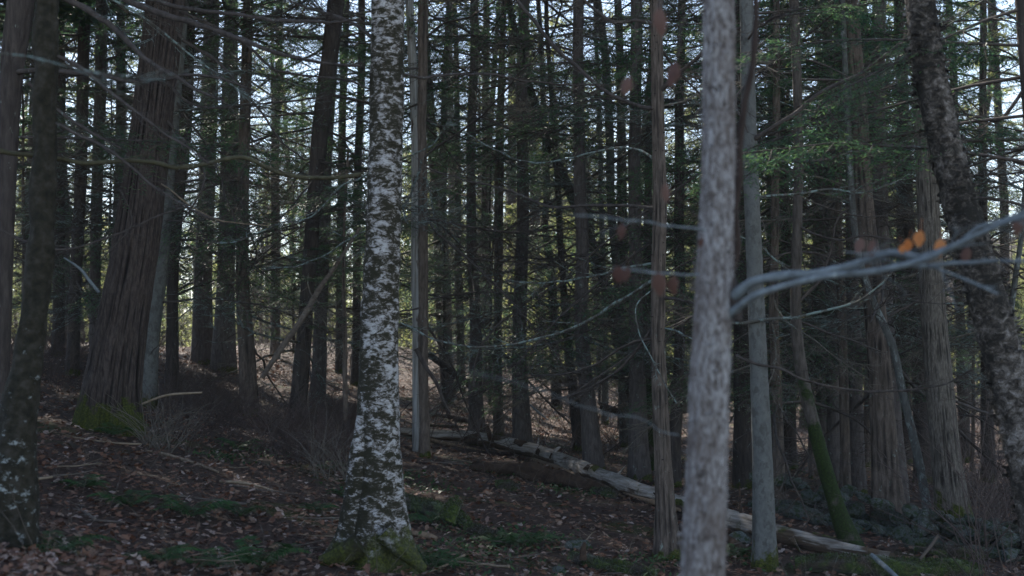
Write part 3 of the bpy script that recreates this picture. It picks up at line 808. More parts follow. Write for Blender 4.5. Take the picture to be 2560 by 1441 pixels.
# --- trunks in the middle distance: key, material, label, course, depth, dead limbs, crown base height
MID = [
 ('m1', 'dark', 'bluish dark trunk behind and left of the ridged pine, second from it', [(215, 0, 30), (205, 350, 30), (188, 700, 30), (182, 860, 32)], 20, 14, 5.5),
 ('m2', 'hemlock', 'straight dusky trunk next left of the ridged pine', [(253, 0, 30), (246, 350, 30), (240, 700, 28), (236, 900, 30)], 22, 14, 5.5),
 ('m3', 'dark', 'dark trunk half hidden behind the right side of the ridged pine', [(468, -10, 34), (460, 280, 38), (444, 540, 34), (435, 740, 28), (432, 865, 32)], 19.5, 12, 6),
 ('m4', 'smooth', 'pale grey green leaning trunk low beside the ridged pine', [(436, 330, 22), (420, 500, 30), (402, 700, 36), (386, 850, 38), (380, 920, 42)], 17.5, 8, 6),
 ('m5', 'hemlock', 'wide dark trunk left of the mossy footed one in the bright left gap', [(532, 0, 34), (522, 440, 42), (510, 700, 46), (506, 850, 54)], 27, 14, 6.5),
 ('m6', 'hemlock', 'wide trunk with a moss green foot left of the sunlit leaf patch', [(578, 0, 34), (570, 440, 46), (560, 700, 44), (556, 865, 58)], 26, 14, 6.5),
 ('m7', 'brown', 'brown trunk standing at the left edge of the sunlit leaf patch', [(622, 0, 26), (614, 400, 30), (610, 700, 34), (618, 935, 44)], 19, 14, 6),
 ('m8', 'dark', 'leaning dark trunk of the close pair behind the slanting dead pole', [(838, 0, 44), (806, 280, 44), (782, 520, 38), (766, 720, 36), (752, 945, 42)], 18.5, 14, 5.5),
 ('m9', 'hemlock', 'right hand trunk of the close pair behind the slanting dead pole', [(835, 100, 26), (818, 400, 32), (812, 600, 34), (806, 800, 34), (802, 925, 38)], 22, 14, 6),
 ('m10', 'dark', 'thin dark trunk just left of the white birch', [(905, 0, 18), (898, 300, 20), (892, 600, 20), (888, 890, 22)], 28, 10, 7),
 ('m11', 'brown', 'reddish brown trunk close behind the bleached snag', [(1057, -20, 28), (1055, 300, 24), (1058, 600, 24), (1062, 1000, 26)], 17.5, 8, 6.5),
 ('m12', 'hemlock', 'straight grey brown trunk second right of the bleached snag', [(1186, 0, 22), (1180, 300, 24), (1180, 500, 25), (1184, 700, 27), (1190, 900, 32), (1192, 1075, 42)], 21, 16, 7),
 ('m13', 'hemlock', 'tall straight trunk in the centre rising behind the broken log', [(1311, 0, 27), (1305, 250, 29), (1308, 500, 32), (1303, 750, 35), (1300, 900, 38), (1305, 1085, 48)], 20.5, 16, 7),
 ('m14', 'hemlock', 'tall straight grey trunk right of centre behind the pale log', [(1450, 0, 28), (1449, 300, 29), (1457, 600, 35), (1456, 800, 35), (1464, 950, 38), (1480, 1140, 50)], 18.5, 14, 7),
 ('m15', 'lichenbark', 'crooked lichened trunk right of the tall straight grey trunk', [(1494, -10, 18), (1512, 110, 21), (1524, 300, 22), (1531, 500, 22), (1545, 700, 22), (1558, 860, 23), (1562, 1000, 24)], 23, 14, 7),
 ('m16', 'hemlock', 'straight pale barked trunk left of the brown flaky trunk', [(1585, 0, 30), (1587, 250, 30), (1588, 450, 32), (1590, 700, 34), (1592, 900, 40), (1602, 1140, 52)], 18, 14, 6.5),
 ('m17', 'dark', 'dark leaning pole slanting down to the tall trunks at the centre', [(1300, 130, 18), (1345, 280, 22), (1392, 400, 25), (1436, 500, 26), (1490, 640, 26), (1530, 800, 26)], 22.5, 8, 9),
 ('m18', 'dark', 'thin dark trunk bending left of the tall straight grey trunk', [(1392, 380, 14), (1400, 560, 17), (1408, 730, 18), (1424, 900, 24), (1442, 1070, 28)], 22, 10, 7),
 ('m19', 'brown', 'slim trunk between the two tall straight central trunks', [(1256, 200, 18), (1251, 400, 24), (1246, 600, 24), (1242, 800, 22), (1246, 1060, 26)], 22.5, 12, 7),
 ('m20', 'dark', 'dark trunk close against the left side of the pale nearest trunk', [(1702, 300, 24), (1698, 600, 27), (1694, 900, 28), (1690, 1180, 32)], 17.5, 12, 6),
 ('m21', 'mosstrunk', 'slender mossy trunk hugging the left side of the brown flaky trunk', [(1628, 300, 18), (1622, 600, 22), (1618, 850, 24), (1624, 1130, 30)], 19.5, 10, 6.5),
 ('m22', 'dark', 'wide dark trunk between the pale nearest trunk and the smooth grey one', [(1846, 300, 34), (1848, 600, 40), (1854, 900, 44), (1858, 1120, 50)], 18, 10, 6),
 ('m23', 'brown', 'slim brown trunk right behind the smooth grey blotched one', [(1938, 300, 20), (1936, 600, 22), (1942, 900, 26), (1948, 1210, 32)], 15.2, 12, 6),
 ('m24', 'dark', 'dark trunk just left of the curving mossy one', [(1966, 500, 26), (1970, 700, 30), (1974, 900, 34), (1976, 1130, 38)], 21, 10, 6),
 ('m25', 'hemlock', 'bluish grey trunk first right of the curving mossy one', [(2064, 250, 28), (2048, 560, 34), (2046, 826, 35), (2054, 1000, 36), (2060, 1150, 40)], 20, 12, 6),
 ('m26', 'hemlock', 'straight grey trunk with clean edge second right of the curving mossy one', [(2072, 300, 28), (2079, 560, 32), (2083, 826, 34), (2090, 1140, 38)], 19, 12, 6),
 ('m27', 'brown', 'slim reddish brown trunk standing in front of the stone wall', [(2100, 500, 18), (2106, 700, 22), (2110, 900, 24), (2112, 1100, 25), (2111, 1268, 30)], None, 12, 6),
 ('m28', 'hemlock', 'grey trunk rising behind the stone wall beside the slim reddish one', [(2126, 400, 28), (2132, 700, 34), (2138, 900, 36), (2144, 1170, 40)], 17.5, 12, 6),
 ('m29', 'hemlock', 'trunk showing above and right of the furrowed split foot trunk', [(2200, 0, 34), (2201, 300, 38), (2206, 560, 40), (2222, 850, 42), (2236, 1150, 46)], 16, 12, 5.5),
 ('m30', 'dark', 'dark trunk close left of the stout pale grey trunk', [(2276, 600, 30), (2288, 800, 34), (2294, 950, 36), (2302, 1130, 42)], 19.5, 12, 5.5),
 ('m31', 'dark', 'dark trunk in the gap between the stout grey and the shaggy leaning trunks', [(2396, 640, 24), (2402, 850, 26), (2408, 1090, 30)], 24, 10, 5.5),
 ('m32', 'dark', 'trunk with a mossy swollen foot right of the gap near the shaggy birch', [(2462, 760, 24), (2466, 900, 26), (2470, 1090, 34)], 20.5, 10, 6),
 ('m33', 'lichenbark', 'thin wavy pale stem at the right edge behind the shaggy birch', [(2556, 560, 12), (2543, 680, 14), (2530, 820, 15), (2538, 1000, 17)], 15, 6, 7),
 ('m34', 'dark', 'dark trunk at the far left behind the lichened one', [(150, 250, 26), (148, 500, 28), (146, 800, 30)], 24, 12, 6),
 ('m35', 'hemlock', 'slim trunk touching the left outline of the ridged pine', [(300, 200, 24), (294, 450, 26), (288, 650, 26), (284, 850, 28)], 27, 12, 7),
 ('m36', 'smooth', 'pale slim trunk standing in the bright gap left of centre', [(508, 350, 16), (503, 560, 18), (497, 840, 20)], 33, 6, 9),
 ('m37', 'hemlock', 'slim trunk midway between the leaf patch and the close pair', [(692, 250, 20), (688, 550, 22), (686, 860, 24)], 31, 12, 7.5),
 ('m38', 'dark', 'dark trunk hidden low behind the brush left of the white birch', [(856, 350, 20), (852, 600, 22), (850, 900, 24)], 30, 10, 7),
 ('m39', 'hemlock', 'slim trunk between the snag and the first straight grey brown trunk', [(1126, 0, 16), (1112, 280, 18), (1110, 520, 20), (1116, 850, 26)], 28, 12, 7.5),
 ('m40', 'dark', 'darker trunk just right of the slim one beside the snag', [(1146, 400, 16), (1144, 650, 20), (1150, 900, 22)], 31, 12, 7.5),
 ('m41', 'dark', 'trunk between the second straight trunk and the slim central one', [(1212, 300, 20), (1214, 560, 22), (1218, 900, 24)], 33, 12, 7.5),
 ('m42', 'brown', 'wavy slim trunk against the brightest gap at the centre', [(1362, 330, 15), (1367, 480, 17), (1360, 560, 19), (1376, 660, 21), (1386, 780, 23), (1390, 920, 25)], 31, 10, 8.5),
 ('m43', 'dark', 'dark trunk between the crooked lichened one and the pale barked one', [(1552, 280, 22), (1556, 500, 26), (1558, 800, 28)], 27, 12, 7),
 ('m44', 'lichenbark', 'pale lichened thin stem left of the crooked trunk', [(1508, 640, 14), (1512, 800, 16), (1514, 980, 18)], 28, 8, 8),
 ('m45', 'hemlock', 'tall trunk left of the curving mossy one, top lost in needles', [(1930, 0, 20), (1926, 400, 22), (1924, 900, 24)], 25, 12, 6.5),
 ('m46', 'brown', 'slim trunk seen over the middle of the stone wall', [(2168, 200, 18), (2176, 500, 20), (2170, 800, 22), (2166, 1100, 24)], 22, 12, 6),
 ('m47', 'dark', 'dark bole close right behind the furrowed split foot trunk', [(2246, 300, 22), (2250, 600, 26), (2262, 1000, 30)], 23, 12, 6),
 ('m48', 'hemlock', 'trunk far left between the lichened tree and the frame edge', [(84, 300, 26), (72, 600, 28), (66, 850, 28)], 27, 12, 6),
]
for (k, mt, lab, pts, Y, dead, hb) in MID:
    hb = 3.4 + (hb - 5.5) * 0.7 + (RNG.uniform(0, 1.6)) 
    if 1050 < pts[0][0] < 1760: hb += 2.4
    elif 230 < pts[0][0] < 900: hb += 0.8
    if k in ('m36', 'm37'): dead = 2
    if Y is None: Y = hit(pts[-1][0], pts[-1][1])
    tree(k, 'hemlock_tree', mt, lab, pts, Y, H=None, crown='mid', hb=hb, cs=(0.5 if pts[0][0] > 2380 else 0.9) if Y < 25 else 1.1, dead=int(dead * 2.0), z0=0.9, z1=hb + 2, fl=0.22, bscale=1.25 if Y < 24 else 1.6, stubs=3 if Y < 24 else 0, leafy_n=0 if pts[0][0] > 2380 else 6)

# --- far trunks: told apart only by the zone they stand in
zones = [(0, 330, 'in the dim wood left of the ridged pine', 5), (470, 900, 'between the ridged pine and the white birch', 5),
         (1070, 1290, 'between the bleached snag and the tall central trunk', 4), (1320, 1640, 'between the tall central trunk and the brown flaky one', 5),
         (1680, 1980, 'behind the pale nearest trunk', 4), (1990, 2300, 'beyond the stone wall', 7), (2400, 2560, 'at the right beyond the shaggy leaning birch', 3)]
ORD = 'first second third fourth fifth sixth seventh eighth ninth tenth eleventh twelfth'.split()
for zi, (xa, xb, where, n) in enumerate(zones):
    for i in range(n):
        px = xa + (xb - xa) * (i + RNG.uniform(0.1, 0.9)) / n
        Y = RNG.uniform(30, 62)
        if 470 < px < 500 or 640 < px < 665: continue
        w = 2 * RNG.uniform(0.05, 0.16) * F / Y
        ln = RNG.normal(0, 45)
        g = gz((px - 1280) / F * Y, Y)
        by = 720.5 - ((g - EYE) / Y - math.tan(PITCH)) * F
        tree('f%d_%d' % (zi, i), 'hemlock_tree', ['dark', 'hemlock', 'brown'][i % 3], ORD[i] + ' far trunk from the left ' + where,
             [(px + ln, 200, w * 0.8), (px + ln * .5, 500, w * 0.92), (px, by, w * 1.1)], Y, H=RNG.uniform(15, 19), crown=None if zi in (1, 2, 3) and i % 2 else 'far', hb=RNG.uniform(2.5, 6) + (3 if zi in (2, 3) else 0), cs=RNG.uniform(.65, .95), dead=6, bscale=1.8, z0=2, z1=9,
             group='far trunks ' + where, fl=0.1)

# --- small hemlocks with foliage near eye level
sap = [('s1', 'young hemlock with drooping dark foliage left of the white birch', 858, 17.5, 3.6, .62), ('s2', 'young hemlock filling the gap between the snag and the straight trunks', 1110, 27, 5.2, 1.0),
       ('s3', 'small hemlock with pale green sprays left of the furrowed trunk', 2030, 19.5, 4.2, .7), ('s4', 'young hemlock with dark foliage behind the slim central trunk', 1226, 29, 5.5, 1.0),
       ('s5', 'bushy young hemlock left of the ridged pine', 275, 30, 6, 1.1), ('s6', 'young hemlock right of the stout grey trunk', 2430, 22, 3.0, .6),
       ('s7', 'young hemlock behind the close pair of trunks', 735, 33, 5.5, 1.1), ('s8', 'young hemlock low behind the brown flaky trunk', 1640, 27, 4.5, 0.9),
       ('s9', 'bushy hemlock at the left edge behind the lichened trunk', 60, 21, 4.5, 0.9), ('s10', 'young hemlock between the tall grey trunk and the crooked one', 1500, 33, 5, 1.0)]
for k, lab, px, Y, H, cs in sap:
    p = P(px, 900, Y); g = gz(p.x, Y); by = 720.5 - ((g - EYE) / Y - math.tan(PITCH)) * F
    t = tree(k, 'young_hemlock_tree', 'brown', lab, [(px, by - 0.5 * F / Y * H, 0.05 * F / Y), (px, by, 0.07 * F / Y)], Y, H=H, crown='mid', hb=0.9, cs=cs * .62, dead=0, fl=0.1)

# --- trees added out of view to block sun and shade the place
side = [(-9.5, 13), (-12, 20), (-8, 17), (-10.5, 24), (-6, 12), (-5.2, 9.5), (-7.4, 14.5), (-6.3, 15.6), (-5.3, 13.2), (-8.6, 20), (-7.5, 8.5), (-15, 27), (-11, 33), (9, 12), (12.5, 19), (14, 27), (7.5, 8), (-4.9, 11.6), (-6.6, 17.6)]
for i, (x, y) in enumerate(side):
    g = gz(x, y); px = 1280 + x / y * F; by = 720.5 - ((g - EYE) / y - math.tan(PITCH)) * F
    tree('side%d' % i, 'hemlock_tree', 'hemlock', 'unseen hemlock added for shade, to the ' + ('left' if x < 0 else 'right'), [(px, by - 4 / y * F, 0.22 / y * F), (px, by, .28 / y * F)], y, H=15, crown='full', hb=4.5, cs=1.15, dead=4,
         group='unseen hemlocks added for shade, to the ' + ('left' if x < 0 else 'right'), sides=12, ds=.3)

# --- leafy limbs hung where the photograph shows needles near the camera
def leafy(key, px, py, az, s, el=0.0, Yo=None):
    T = TREES[key]; c = T['c']; p = P(px, py, T['Y']) - T['base']
    i = int(np.clip(np.searchsorted(c[:, 2], p.z), 1, len(c) - 1))
    link('branch', LIMB[int(RNG.integers(6))], T['o'], Vector(c[i]), (RNG.uniform(-.3, .3), -el, az), (s, s, s))
R_ = math.radians
for key, px, py, az, s in [('rightedge', 2550, 120, 175, .8), ('rightedge', 2550, 300, 160, .9), ('rightedge', 2560, 420, 195, .9), ('rightedge', 2560, 30, 200, .8), ('rightedge', 2560, 200, 150, .9),
                      ('grey', 2300, 240, 200, .7), ('grey', 2300, 60, 20, .9), ('ridge', 2140, 120, 190, 1.0), ('ridge', 2140, 300, 170, 1.0), ('ridge', 2130, 30, 350, 1.0), ('mosslean', 1990, 60, 160, .8), ('mosslean', 1990, 200, 20, .9),
                      ('beech', 1870, 40, 30, .7), ('m23', 1940, 60, 10, 1.0), ('m23', 1940, 300, 330, 1.1), ('m29', 2200, 200, 180, 1.1), ('m29', 2200, 350, 340, 1.1), ('m27', 2100, 560, 190, .8), ('m25', 2060, 590, 200, .8),
                      ('m12', 1185, 330, 190, 1.2), ('m12', 1185, 250, 10, 1.3), ('m14', 1450, 150, 190, 1.2), ('m14', 1450, 90, 20, 1.2), ('m15', 1515, 200, 10, 1.0), ('m16', 1588, 60, 350, 1.2), ('m39', 1112, 250, 200, 1.5), ('m39', 1112, 150, 20, 1.5), ('m13', 1308, 90, 10, 1.3), ('m12', 1185, 420, 340, 1.2), ('m13', 1308, 200, 200, 1.3), ('m13', 1308, 330, 160, 1.2), ('m8', 800, 300, 170, 1.2), ('m8', 830, 60, 200, 1.3), ('m8', 830, 120, 340, 1.2), ('m7', 620, 120, 20, 1.2),
                      ('m3', 470, 100, 20, 1.2), ('m1', 210, 200, 180, 1.2), ('m2', 250, 330, 20, 1.2), ('left', 40, 350, 10, .8), ('m11', 1056, 760, 10, .9), ('m12', 1184, 760, 190, .8), ('m19', 1245, 700, 180, .9), ('m14', 1452, 520, 10, 1.0),
                      ('m16', 1588, 210, 200, 1.1), ('m16', 1588, 330, 170, 1.1), ('m8', 770, 640, 10, .8), ('m9', 812, 700, 30, .9), ('m9', 812, 780, 0, .8)]:
    leafy(key, px, py, R_(az), s, RNG.uniform(-.1, .25))

# --- limbs that read one by one in the photograph
limb('fg', [(1800, 748), (1836, 735), (1880, 705), (1950, 688), (2030, 682), (2110, 668), (2170, 650), (2230, 632), (2300, 640), (2345, 632), (2400, 610)], 4.2, 3.9, 29, 12, 'greybranch', 7, .25, 1, .0025, 10)
limb('fg', [(1800, 790), (1838, 770), (1890, 735), (1960, 715), (2060, 696), (2150, 680), (2220, 664), (2300, 648), (2370, 622), (2440, 588), (2500, 560), (2580, 536)], 4.2, 3.7, 20, 12, 'greybranch', 8, .25, 2, .0025, 10)
limb('fg', [(2230, 660), (2320, 664), (2420, 662), (2500, 656), (2600, 654)], 3.95, 3.8, 12, 8, 'greybranch', 3, .2, 3, .002)
limb('fg', [(2280, 655), (2340, 672), (2420, 705), (2500, 738)], 3.95, 3.8, 9, 5, 'greybranch', 2, .2, 4, .002)
limb('fg', [(2400, 612), (2440, 570), (2500, 548), (2570, 520)], 3.9, 3.8, 13, 10, 'greybranch', 2, .2, 5, .002)
limb('fg', [(2250, 632), (2210, 628), (2160, 640), (2110, 632)], 3.95, 3.9, 6, 3, 'greybranch', 0, .1, 6)
limb('fg', [(1826, 770), (1828, 700), (1838, 620), (1832, 540), (1846, 450), (1850, 360), (1866, 250), (1882, 140), (1888, 40), (1886, -60), (1890, -200)], 4.25, 4.4, 22, 14, 'vine', 0, .2, 7, sides=12)
limb('fg', [(1812, 690), (1828, 730), (1845, 775), (1850, 800)], 4.2, 4.15, 50, 14, 'dark', 0, .2, 8, sides=12)
limb('fg', [(1760, 580), (1700, 566), (1620, 552), (1540, 545), (1430, 540)], 4.1, 3.4, 6, 3.5, 'greybranch', 2, .15, 9, .0015)
limb('fg', [(1750, 692), (1690, 684), (1620, 676), (1545, 664)], 4.1, 3.6, 6, 3.5, 'greybranch', 2, .15, 10, .0012)
limb('fg', [(1700, 1085), (1600, 1055), (1480, 1018), (1330, 975), (1180, 938)], 4.1, 2.8, 3, 2.2, 'greybranch', 0, .1, 11, .0012)
limb('fg', [(1800, -60), (1750, 0), (1700, 60), (1692, 150), (1688, 185)], 4.1, 3.7, 7, 3, 'dark', 0, .1, 12)
limb('fg', [(1800, -90), (1720, -30), (1650, 0), (1645, 40)], 4.1, 3.6, 7, 3, 'dark', 0, .1, 13)
limb('fg', [(1660, 0), (1610, 90), (1580, 170), (1574, 200)], 3.7, 3.6, 4, 3, 'dark', 0, .1, 14)
limb('fg', [(1750, 560), (1700, 500), (1672, 470), (1662, 455)], 4.1, 3.6, 5, 3, 'dark', 0, .1, 15)

# left upper sweep of long dead hemlock limbs
LL = [
 ('left', [(60, -80), (160, -8), (250, 45), (315, 100), (362, 145), (415, 178), (480, 215), (560, 252)], 10, 8.8, 15, 5, 'deadbranch', 14, .5),
 ('left', [(200, -60), (340, 8), (430, 44), (520, 68), (605, 102), (700, 132), (800, 156), (900, 168)], 10, 8.6, 15, 5, 'deadbranch', 16, .5),
 ('left', [(260, -60), (390, 0), (500, 28), (600, 38), (700, 52), (800, 56), (900, 48)], 10, 9, 10, 5, 'deadbranch', 12, .45),
 ('left', [(34, 182), (70, 178), (140, 180), (250, 188), (330, 204), (410, 196), (470, 188), (560, 198), (640, 230)], 10, 9, 12, 4, 'deadbranch', 14, .5),
 ('lich', [(120, 130), (200, 165), (270, 225), (330, 275), (400, 325), (460, 362), (520, 408)], 7.4, 7.2, 8, 3, 'deadbranch', 10, .4),
 ('lich', [(-20, 376), (70, 388), (140, 396), (230, 408), (320, 402), (380, 408), (440, 422), (500, 414), (560, 398), (620, 400), (690, 432), (760, 446), (840, 446), (900, 440)], 7.2, 8.4, 13, 11, 'mossbranch', 18, .5),
 ('lich', [(122, 300), (190, 330), (270, 375), (340, 430), (400, 480), (470, 520), (530, 550)], 7.4, 7.2, 7, 3, 'deadbranch', 10, .4),
 ('lich', [(-60, 118), (40, 140), (160, 165), (280, 185), (380, 188), (460, 175)], 4.4, 4.4, 5, 3, 'lichenbranch', 7, .25),
 ('lich', [(-30, 560), (60, 600), (160, 625), (260, 600), (400, 540), (480, 515)], 5.2, 5.2, 4, 3, 'deadbranch', 6, .3),
 ('left', [(70, 210), (160, 290), (240, 340), (300, 372)], 10, 9.5, 8, 4, 'deadbranch', 7, .4),
 ('pine', [(420, 60), (470, 110), (540, 150), (600, 215), (660, 290), (700, 350), (760, 400)], 13, 12, 8, 3, 'deadbranch', 14, .5),
 ('pine', [(400, 180), (460, 250), (530, 270), (610, 262), (700, 258), (800, 245)], 12.6, 11, 6, 3, 'deadbranch', 14, .5),
 ('pine', [(380, 250), (440, 330), (500, 390), (510, 450), (480, 520), (450, 560)], 12.6, 12, 6, 3, 'deadbranch', 9, .4),
 ('pine', [(430, 20), (520, 60), (600, 100), (680, 170), (760, 190), (860, 200), (930, 225)], 13, 11, 7, 3, 'deadbranch', 16, .5),
 ('pine', [(350, 420), (430, 480), (520, 540), (600, 560), (680, 565)], 12.5, 12, 5, 2.5, 'palestick', 5, .3),
 ('pine', [(350, 500), (300, 470), (330, 560), (260, 640)], 12.5, 12, 4, 2, 'deadbranch', 5, .3),
 ('m7', [(615, 330), (620, 400), (600, 470), (618, 560), (640, 640), (605, 700), (560, 712)], 18.5, 18, 6, 2.5, 'deadbranch', 10, .5),
 ('birch', [(950, 420), (900, 448), (850, 470), (780, 540), (700, 560), (600, 600), (520, 610)], 9.3, 10.5, 6, 2.5, 'lichenbranch', 10, .4),
 ('birch', [(950, 560), (890, 590), (840, 620), (790, 650), (730, 668), (660, 675)], 9.3, 11, 5, 2.5, 'lichenbranch', 9, .4),
 ('birch', [(990, 405), (1030, 385), (1080, 362), (1105, 330), (1120, 300)], 9.2, 8.5, 6, 2, 'lichenbranch', 6, .3),
 ('birch', [(960, 120), (900, 70), (840, 40), (760, 20), (680, -20)], 9.4, 10, 8, 3, 'deadbranch', 10, .5),
 ('birch', [(975, 180), (1060, 195), (1150, 185), (1250, 190), (1330, 205), (1440, 212), (1520, 212)], 9.4, 12, 6, 3, 'deadbranch', 14, .5),
 # centre
 ('brown', [(1650, 690), (1590, 730), (1530, 765), (1470, 800), (1400, 832), (1330, 852), (1250, 867), (1160, 864), (1080, 845), (1000, 806)], 10.6, 12.5, 9, 4, 'lichenbranch', 18, .5),
 ('brown', [(1645, 655), (1560, 672), (1480, 690), (1400, 705), (1330, 708), (1260, 700)], 10.6, 12.5, 7, 3, 'lichenbranch', 12, .5),
 ('brown', [(1640, 522), (1560, 516), (1470, 514), (1380, 516), (1310, 492), (1240, 468), (1160, 450), (1060, 420)], 10.6, 13, 7, 3, 'deadbranch', 14, .5),
 ('brown', [(1636, 398), (1580, 372), (1510, 376), (1440, 392), (1360, 408), (1290, 400), (1230, 370), (1160, 330)], 10.6, 13, 7, 3, 'lichenbranch', 14, .5),
 ('brown', [(1636, 270), (1590, 262), (1520, 232), (1450, 175), (1400, 132), (1345, 66), (1300, 10), (1260, -50)], 10.6, 11.5, 8, 7, 'deadbranch', 14, .6),
 ('brown', [(1650, 235), (1690, 190), (1740, 150), (1790, 100), (1850, 70)], 10.6, 10, 10, 4, 'deadbranch', 8, .4),
 ('brown', [(1635, 60), (1590, 52), (1540, 56), (1480, 20), (1430, -30)], 10.6, 10.6, 8, 5, 'deadbranch', 10, .5),
 ('brown', [(1640, 800), (1608, 857), (1553, 918), (1500, 955), (1440, 985), (1380, 1000)], 10.6, 11.5, 7, 3, 'deadbranch', 10, .4),
 ('brown', [(1640, 720), (1590, 762), (1596, 830), (1625, 890), (1660, 960), (1690, 1010)], 10.5, 10.2, 4, 3, 'lichenbranch', 5, .3),
 ('brown', [(1630, 850), (1570, 862), (1500, 905), (1420, 935), (1330, 940)], 10.6, 12, 5, 3, 'deadbranch', 8, .4),
 ('brown', [(1654, 745), (1700, 752), (1740, 764), (1800, 790)], 10.5, 10, 6, 4, 'deadbranch', 6, .3),
 ('brown', [(1654, 818), (1690, 828), (1730, 848), (1790, 860)], 10.5, 10, 5, 3, 'lichenbranch', 6, .3),
 ('m13', [(1300, 730), (1240, 690), (1180, 640), (1120, 580), (1060, 530), (1000, 520)], 19, 16, 5, 3, 'lichenbranch', 12, .6),
 ('m14', [(1460, 620), (1400, 690), (1310, 760), (1230, 830), (1190, 900), (1186, 970)], 18, 16.5, 5, 3, 'deadbranch', 12, .6),
 ('m14', [(1450, 300), (1380, 330), (1300, 330), (1220, 300), (1140, 260)], 18, 17, 5, 3, 'deadbranch', 14, .7),
 ('m16', [(1588, 560), (1640, 640), (1560, 700), (1480, 780)], 18, 17, 5, 3, 'deadbranch', 10, .6),
 # right
 ('beech', [(1866, 356), (1900, 340), (1935, 318), (1985, 290), (2040, 240), (2090, 214), (2140, 190), (2200, 150), (2260, 100), (2310, 40)], 9.8, 9.2, 11, 6, 'deadbranch', 14, .5),
 ('beech', [(1870, 500), (1920, 490), (2000, 484), (2080, 476), (2160, 480), (2240, 455)], 9.8, 9.6, 7, 4, 'lichenbranch', 12, .5),
 ('beech', [(1800, 812), (1860, 808), (1920, 800), (1990, 794), (2050, 780), (2110, 764), (2160, 742), (2215, 700)], 9.9, 9.5, 9, 4, 'lichenbranch', 10, .4),
 ('beech', [(1838, 890), (1880, 908), (1950, 925), (2030, 958), (2120, 974), (2220, 980), (2310, 972), (2370, 958), (2430, 925)], 9.9, 9.4, 6, 3, 'deadbranch', 22, .4),
 ('beech', [(1880, 365), (1940, 400), (2010, 405), (2080, 395), (2150, 380), (2230, 362), (2300, 368)], 9.8, 10, 5, 3, 'deadbranch', 14, .5),
 ('beech', [(1868, 200), (1840, 260), (1870, 330)], 9.8, 9.6, 5, 3, 'deadbranch', 4, .3),
 ('mosslean', [(1990, 440), (1950, 425), (1900, 430), (1850, 450)], 10.4, 10.2, 6, 3, 'deadbranch', 8, .4),
 ('mosslean', [(1990, 560), (2030, 585), (2100, 600), (2160, 590), (2230, 600)], 10.4, 10, 6, 3, 'deadbranch', 12, .4),
 ('mosslean', [(1994, 800), (2060, 830), (2130, 850), (2200, 880)], 10.4, 10.2, 5, 3, 'deadbranch', 10, .4),
 ('mosslean', [(1994, 760), (2050, 700), (2074, 640), (2090, 560), (2120, 520)], 10.4, 10.2, 6, 3, 'deadbranch', 8, .4),
 ('mosslean', [(1990, 690), (1940, 650), (1890, 610), (1840, 585)], 10.4, 10.4, 5, 3, 'lichenbranch', 8, .4),
 ('ridge', [(2190, 720), (2140, 690), (2060, 640), (1990, 630), (1900, 650)], 12.3, 11.8, 6, 3, 'deadbranch', 12, .5),
 ('ridge', [(2200, 800), (2260, 770), (2320, 740), (2380, 720), (2460, 700)], 12.4, 13, 7, 3, 'deadbranch', 12, .5),
 ('ridge', [(2170, 420), (2230, 400), (2310, 345), (2380, 330)], 12.4, 13, 7, 3, 'deadbranch', 12, .5),
 ('grey', [(2330, 340), (2400, 352), (2480, 350), (2580, 352)], 11.5, 12, 8, 6, 'deadbranch', 14, .5),
 ('grey', [(2330, 480), (2420, 492), (2500, 500), (2580, 520)], 11.5, 12, 8, 5, 'deadbranch', 14, .5),
 ('grey', [(2320, 360), (2260, 400), (2200, 450), (2130, 480)], 11.3, 11, 6, 3, 'deadbranch', 12, .5),
 ('grey', [(2380, 1000), (2450, 1030), (2520, 1045), (2600, 1050)], 11.6, 12, 6, 4, 'deadbranch', 10, .4),
 ('rightedge', [(2555, 230), (2500, 300), (2440, 290), (2380, 320)], 9.0, 9.3, 8, 3, 'deadbranch', 12, .4),
 ('rightedge', [(2553, 60), (2510, 30), (2470, 5), (2440, -30)], 9.0, 9.3, 6, 3, 'deadbranch', 6, .3),
 ('snag', [(1048, 770), (1000, 780), (960, 790)], 15, 14, 4, 2, 'deadbranch', 2, .2),
 ('m11', [(1060, 100), (1110, 60), (1180, 40), (1260, -10)], 16, 15, 5, 3, 'deadbranch', 10, .5),
]
for i, (k, pts, Y0, Y1, w0, w1, mt, tw, tl) in enumerate(LL):
    if mt == 'deadbranch': w0, w1, tw = w0 * 1.3, w1 * 1.3, int(tw * 1.4)
    dY = TREES[k]['Y'] - Y0
    limb(k, pts, Y0 + (dY if abs(dY) < 2.5 else 0), Y1 + (dY if abs(dY) < 2.5 else 0), w0, w1, mt, tw, tl, 50 + i)

# ------------------------------------------------------------------ beech leaves still hanging
def leaf_mesh(seed, L=0.062, W=0.034, mat='brownleaf'):
    rng = np.random.default_rng(seed)
    n = 7; mb = MB(); v = []
    cu = rng.uniform(0.2, 0.9); fo = rng.uniform(0.2, 0.8)
    for i in range(n):
        t = i / (n - 1); w = W / 2 * math.sin(math.pi * t ** 0.8) ** 0.8 + 0.0006
        y = cu * L * t * t * 0.5
        for s in (-1, 0, 1):
            v.append((s * w * (1 + 0.1 * math.sin(i * 9)), y + abs(s) * fo * w, -L * t))
    tube(mb, [[0, 0, 0.035], [0, 0.002, 0.018], [0, 0, 0]], [.0009, .0007, .0007], 3, cap=False)
    f = [[i * 3 + j, i * 3 + j + 1, i * 3 + j + 4, i * 3 + j + 3] for i in range(n - 1) for j in (0, 1)]
    mb.add(v, f)
    return mb.mesh('leaf', M[mat])
BL = [leaf_mesh(i) for i in range(4)]; OL = [leaf_mesh(10 + i, .05, .034, 'orangeleaf') for i in range(3)]
fgT = TREES['fg']
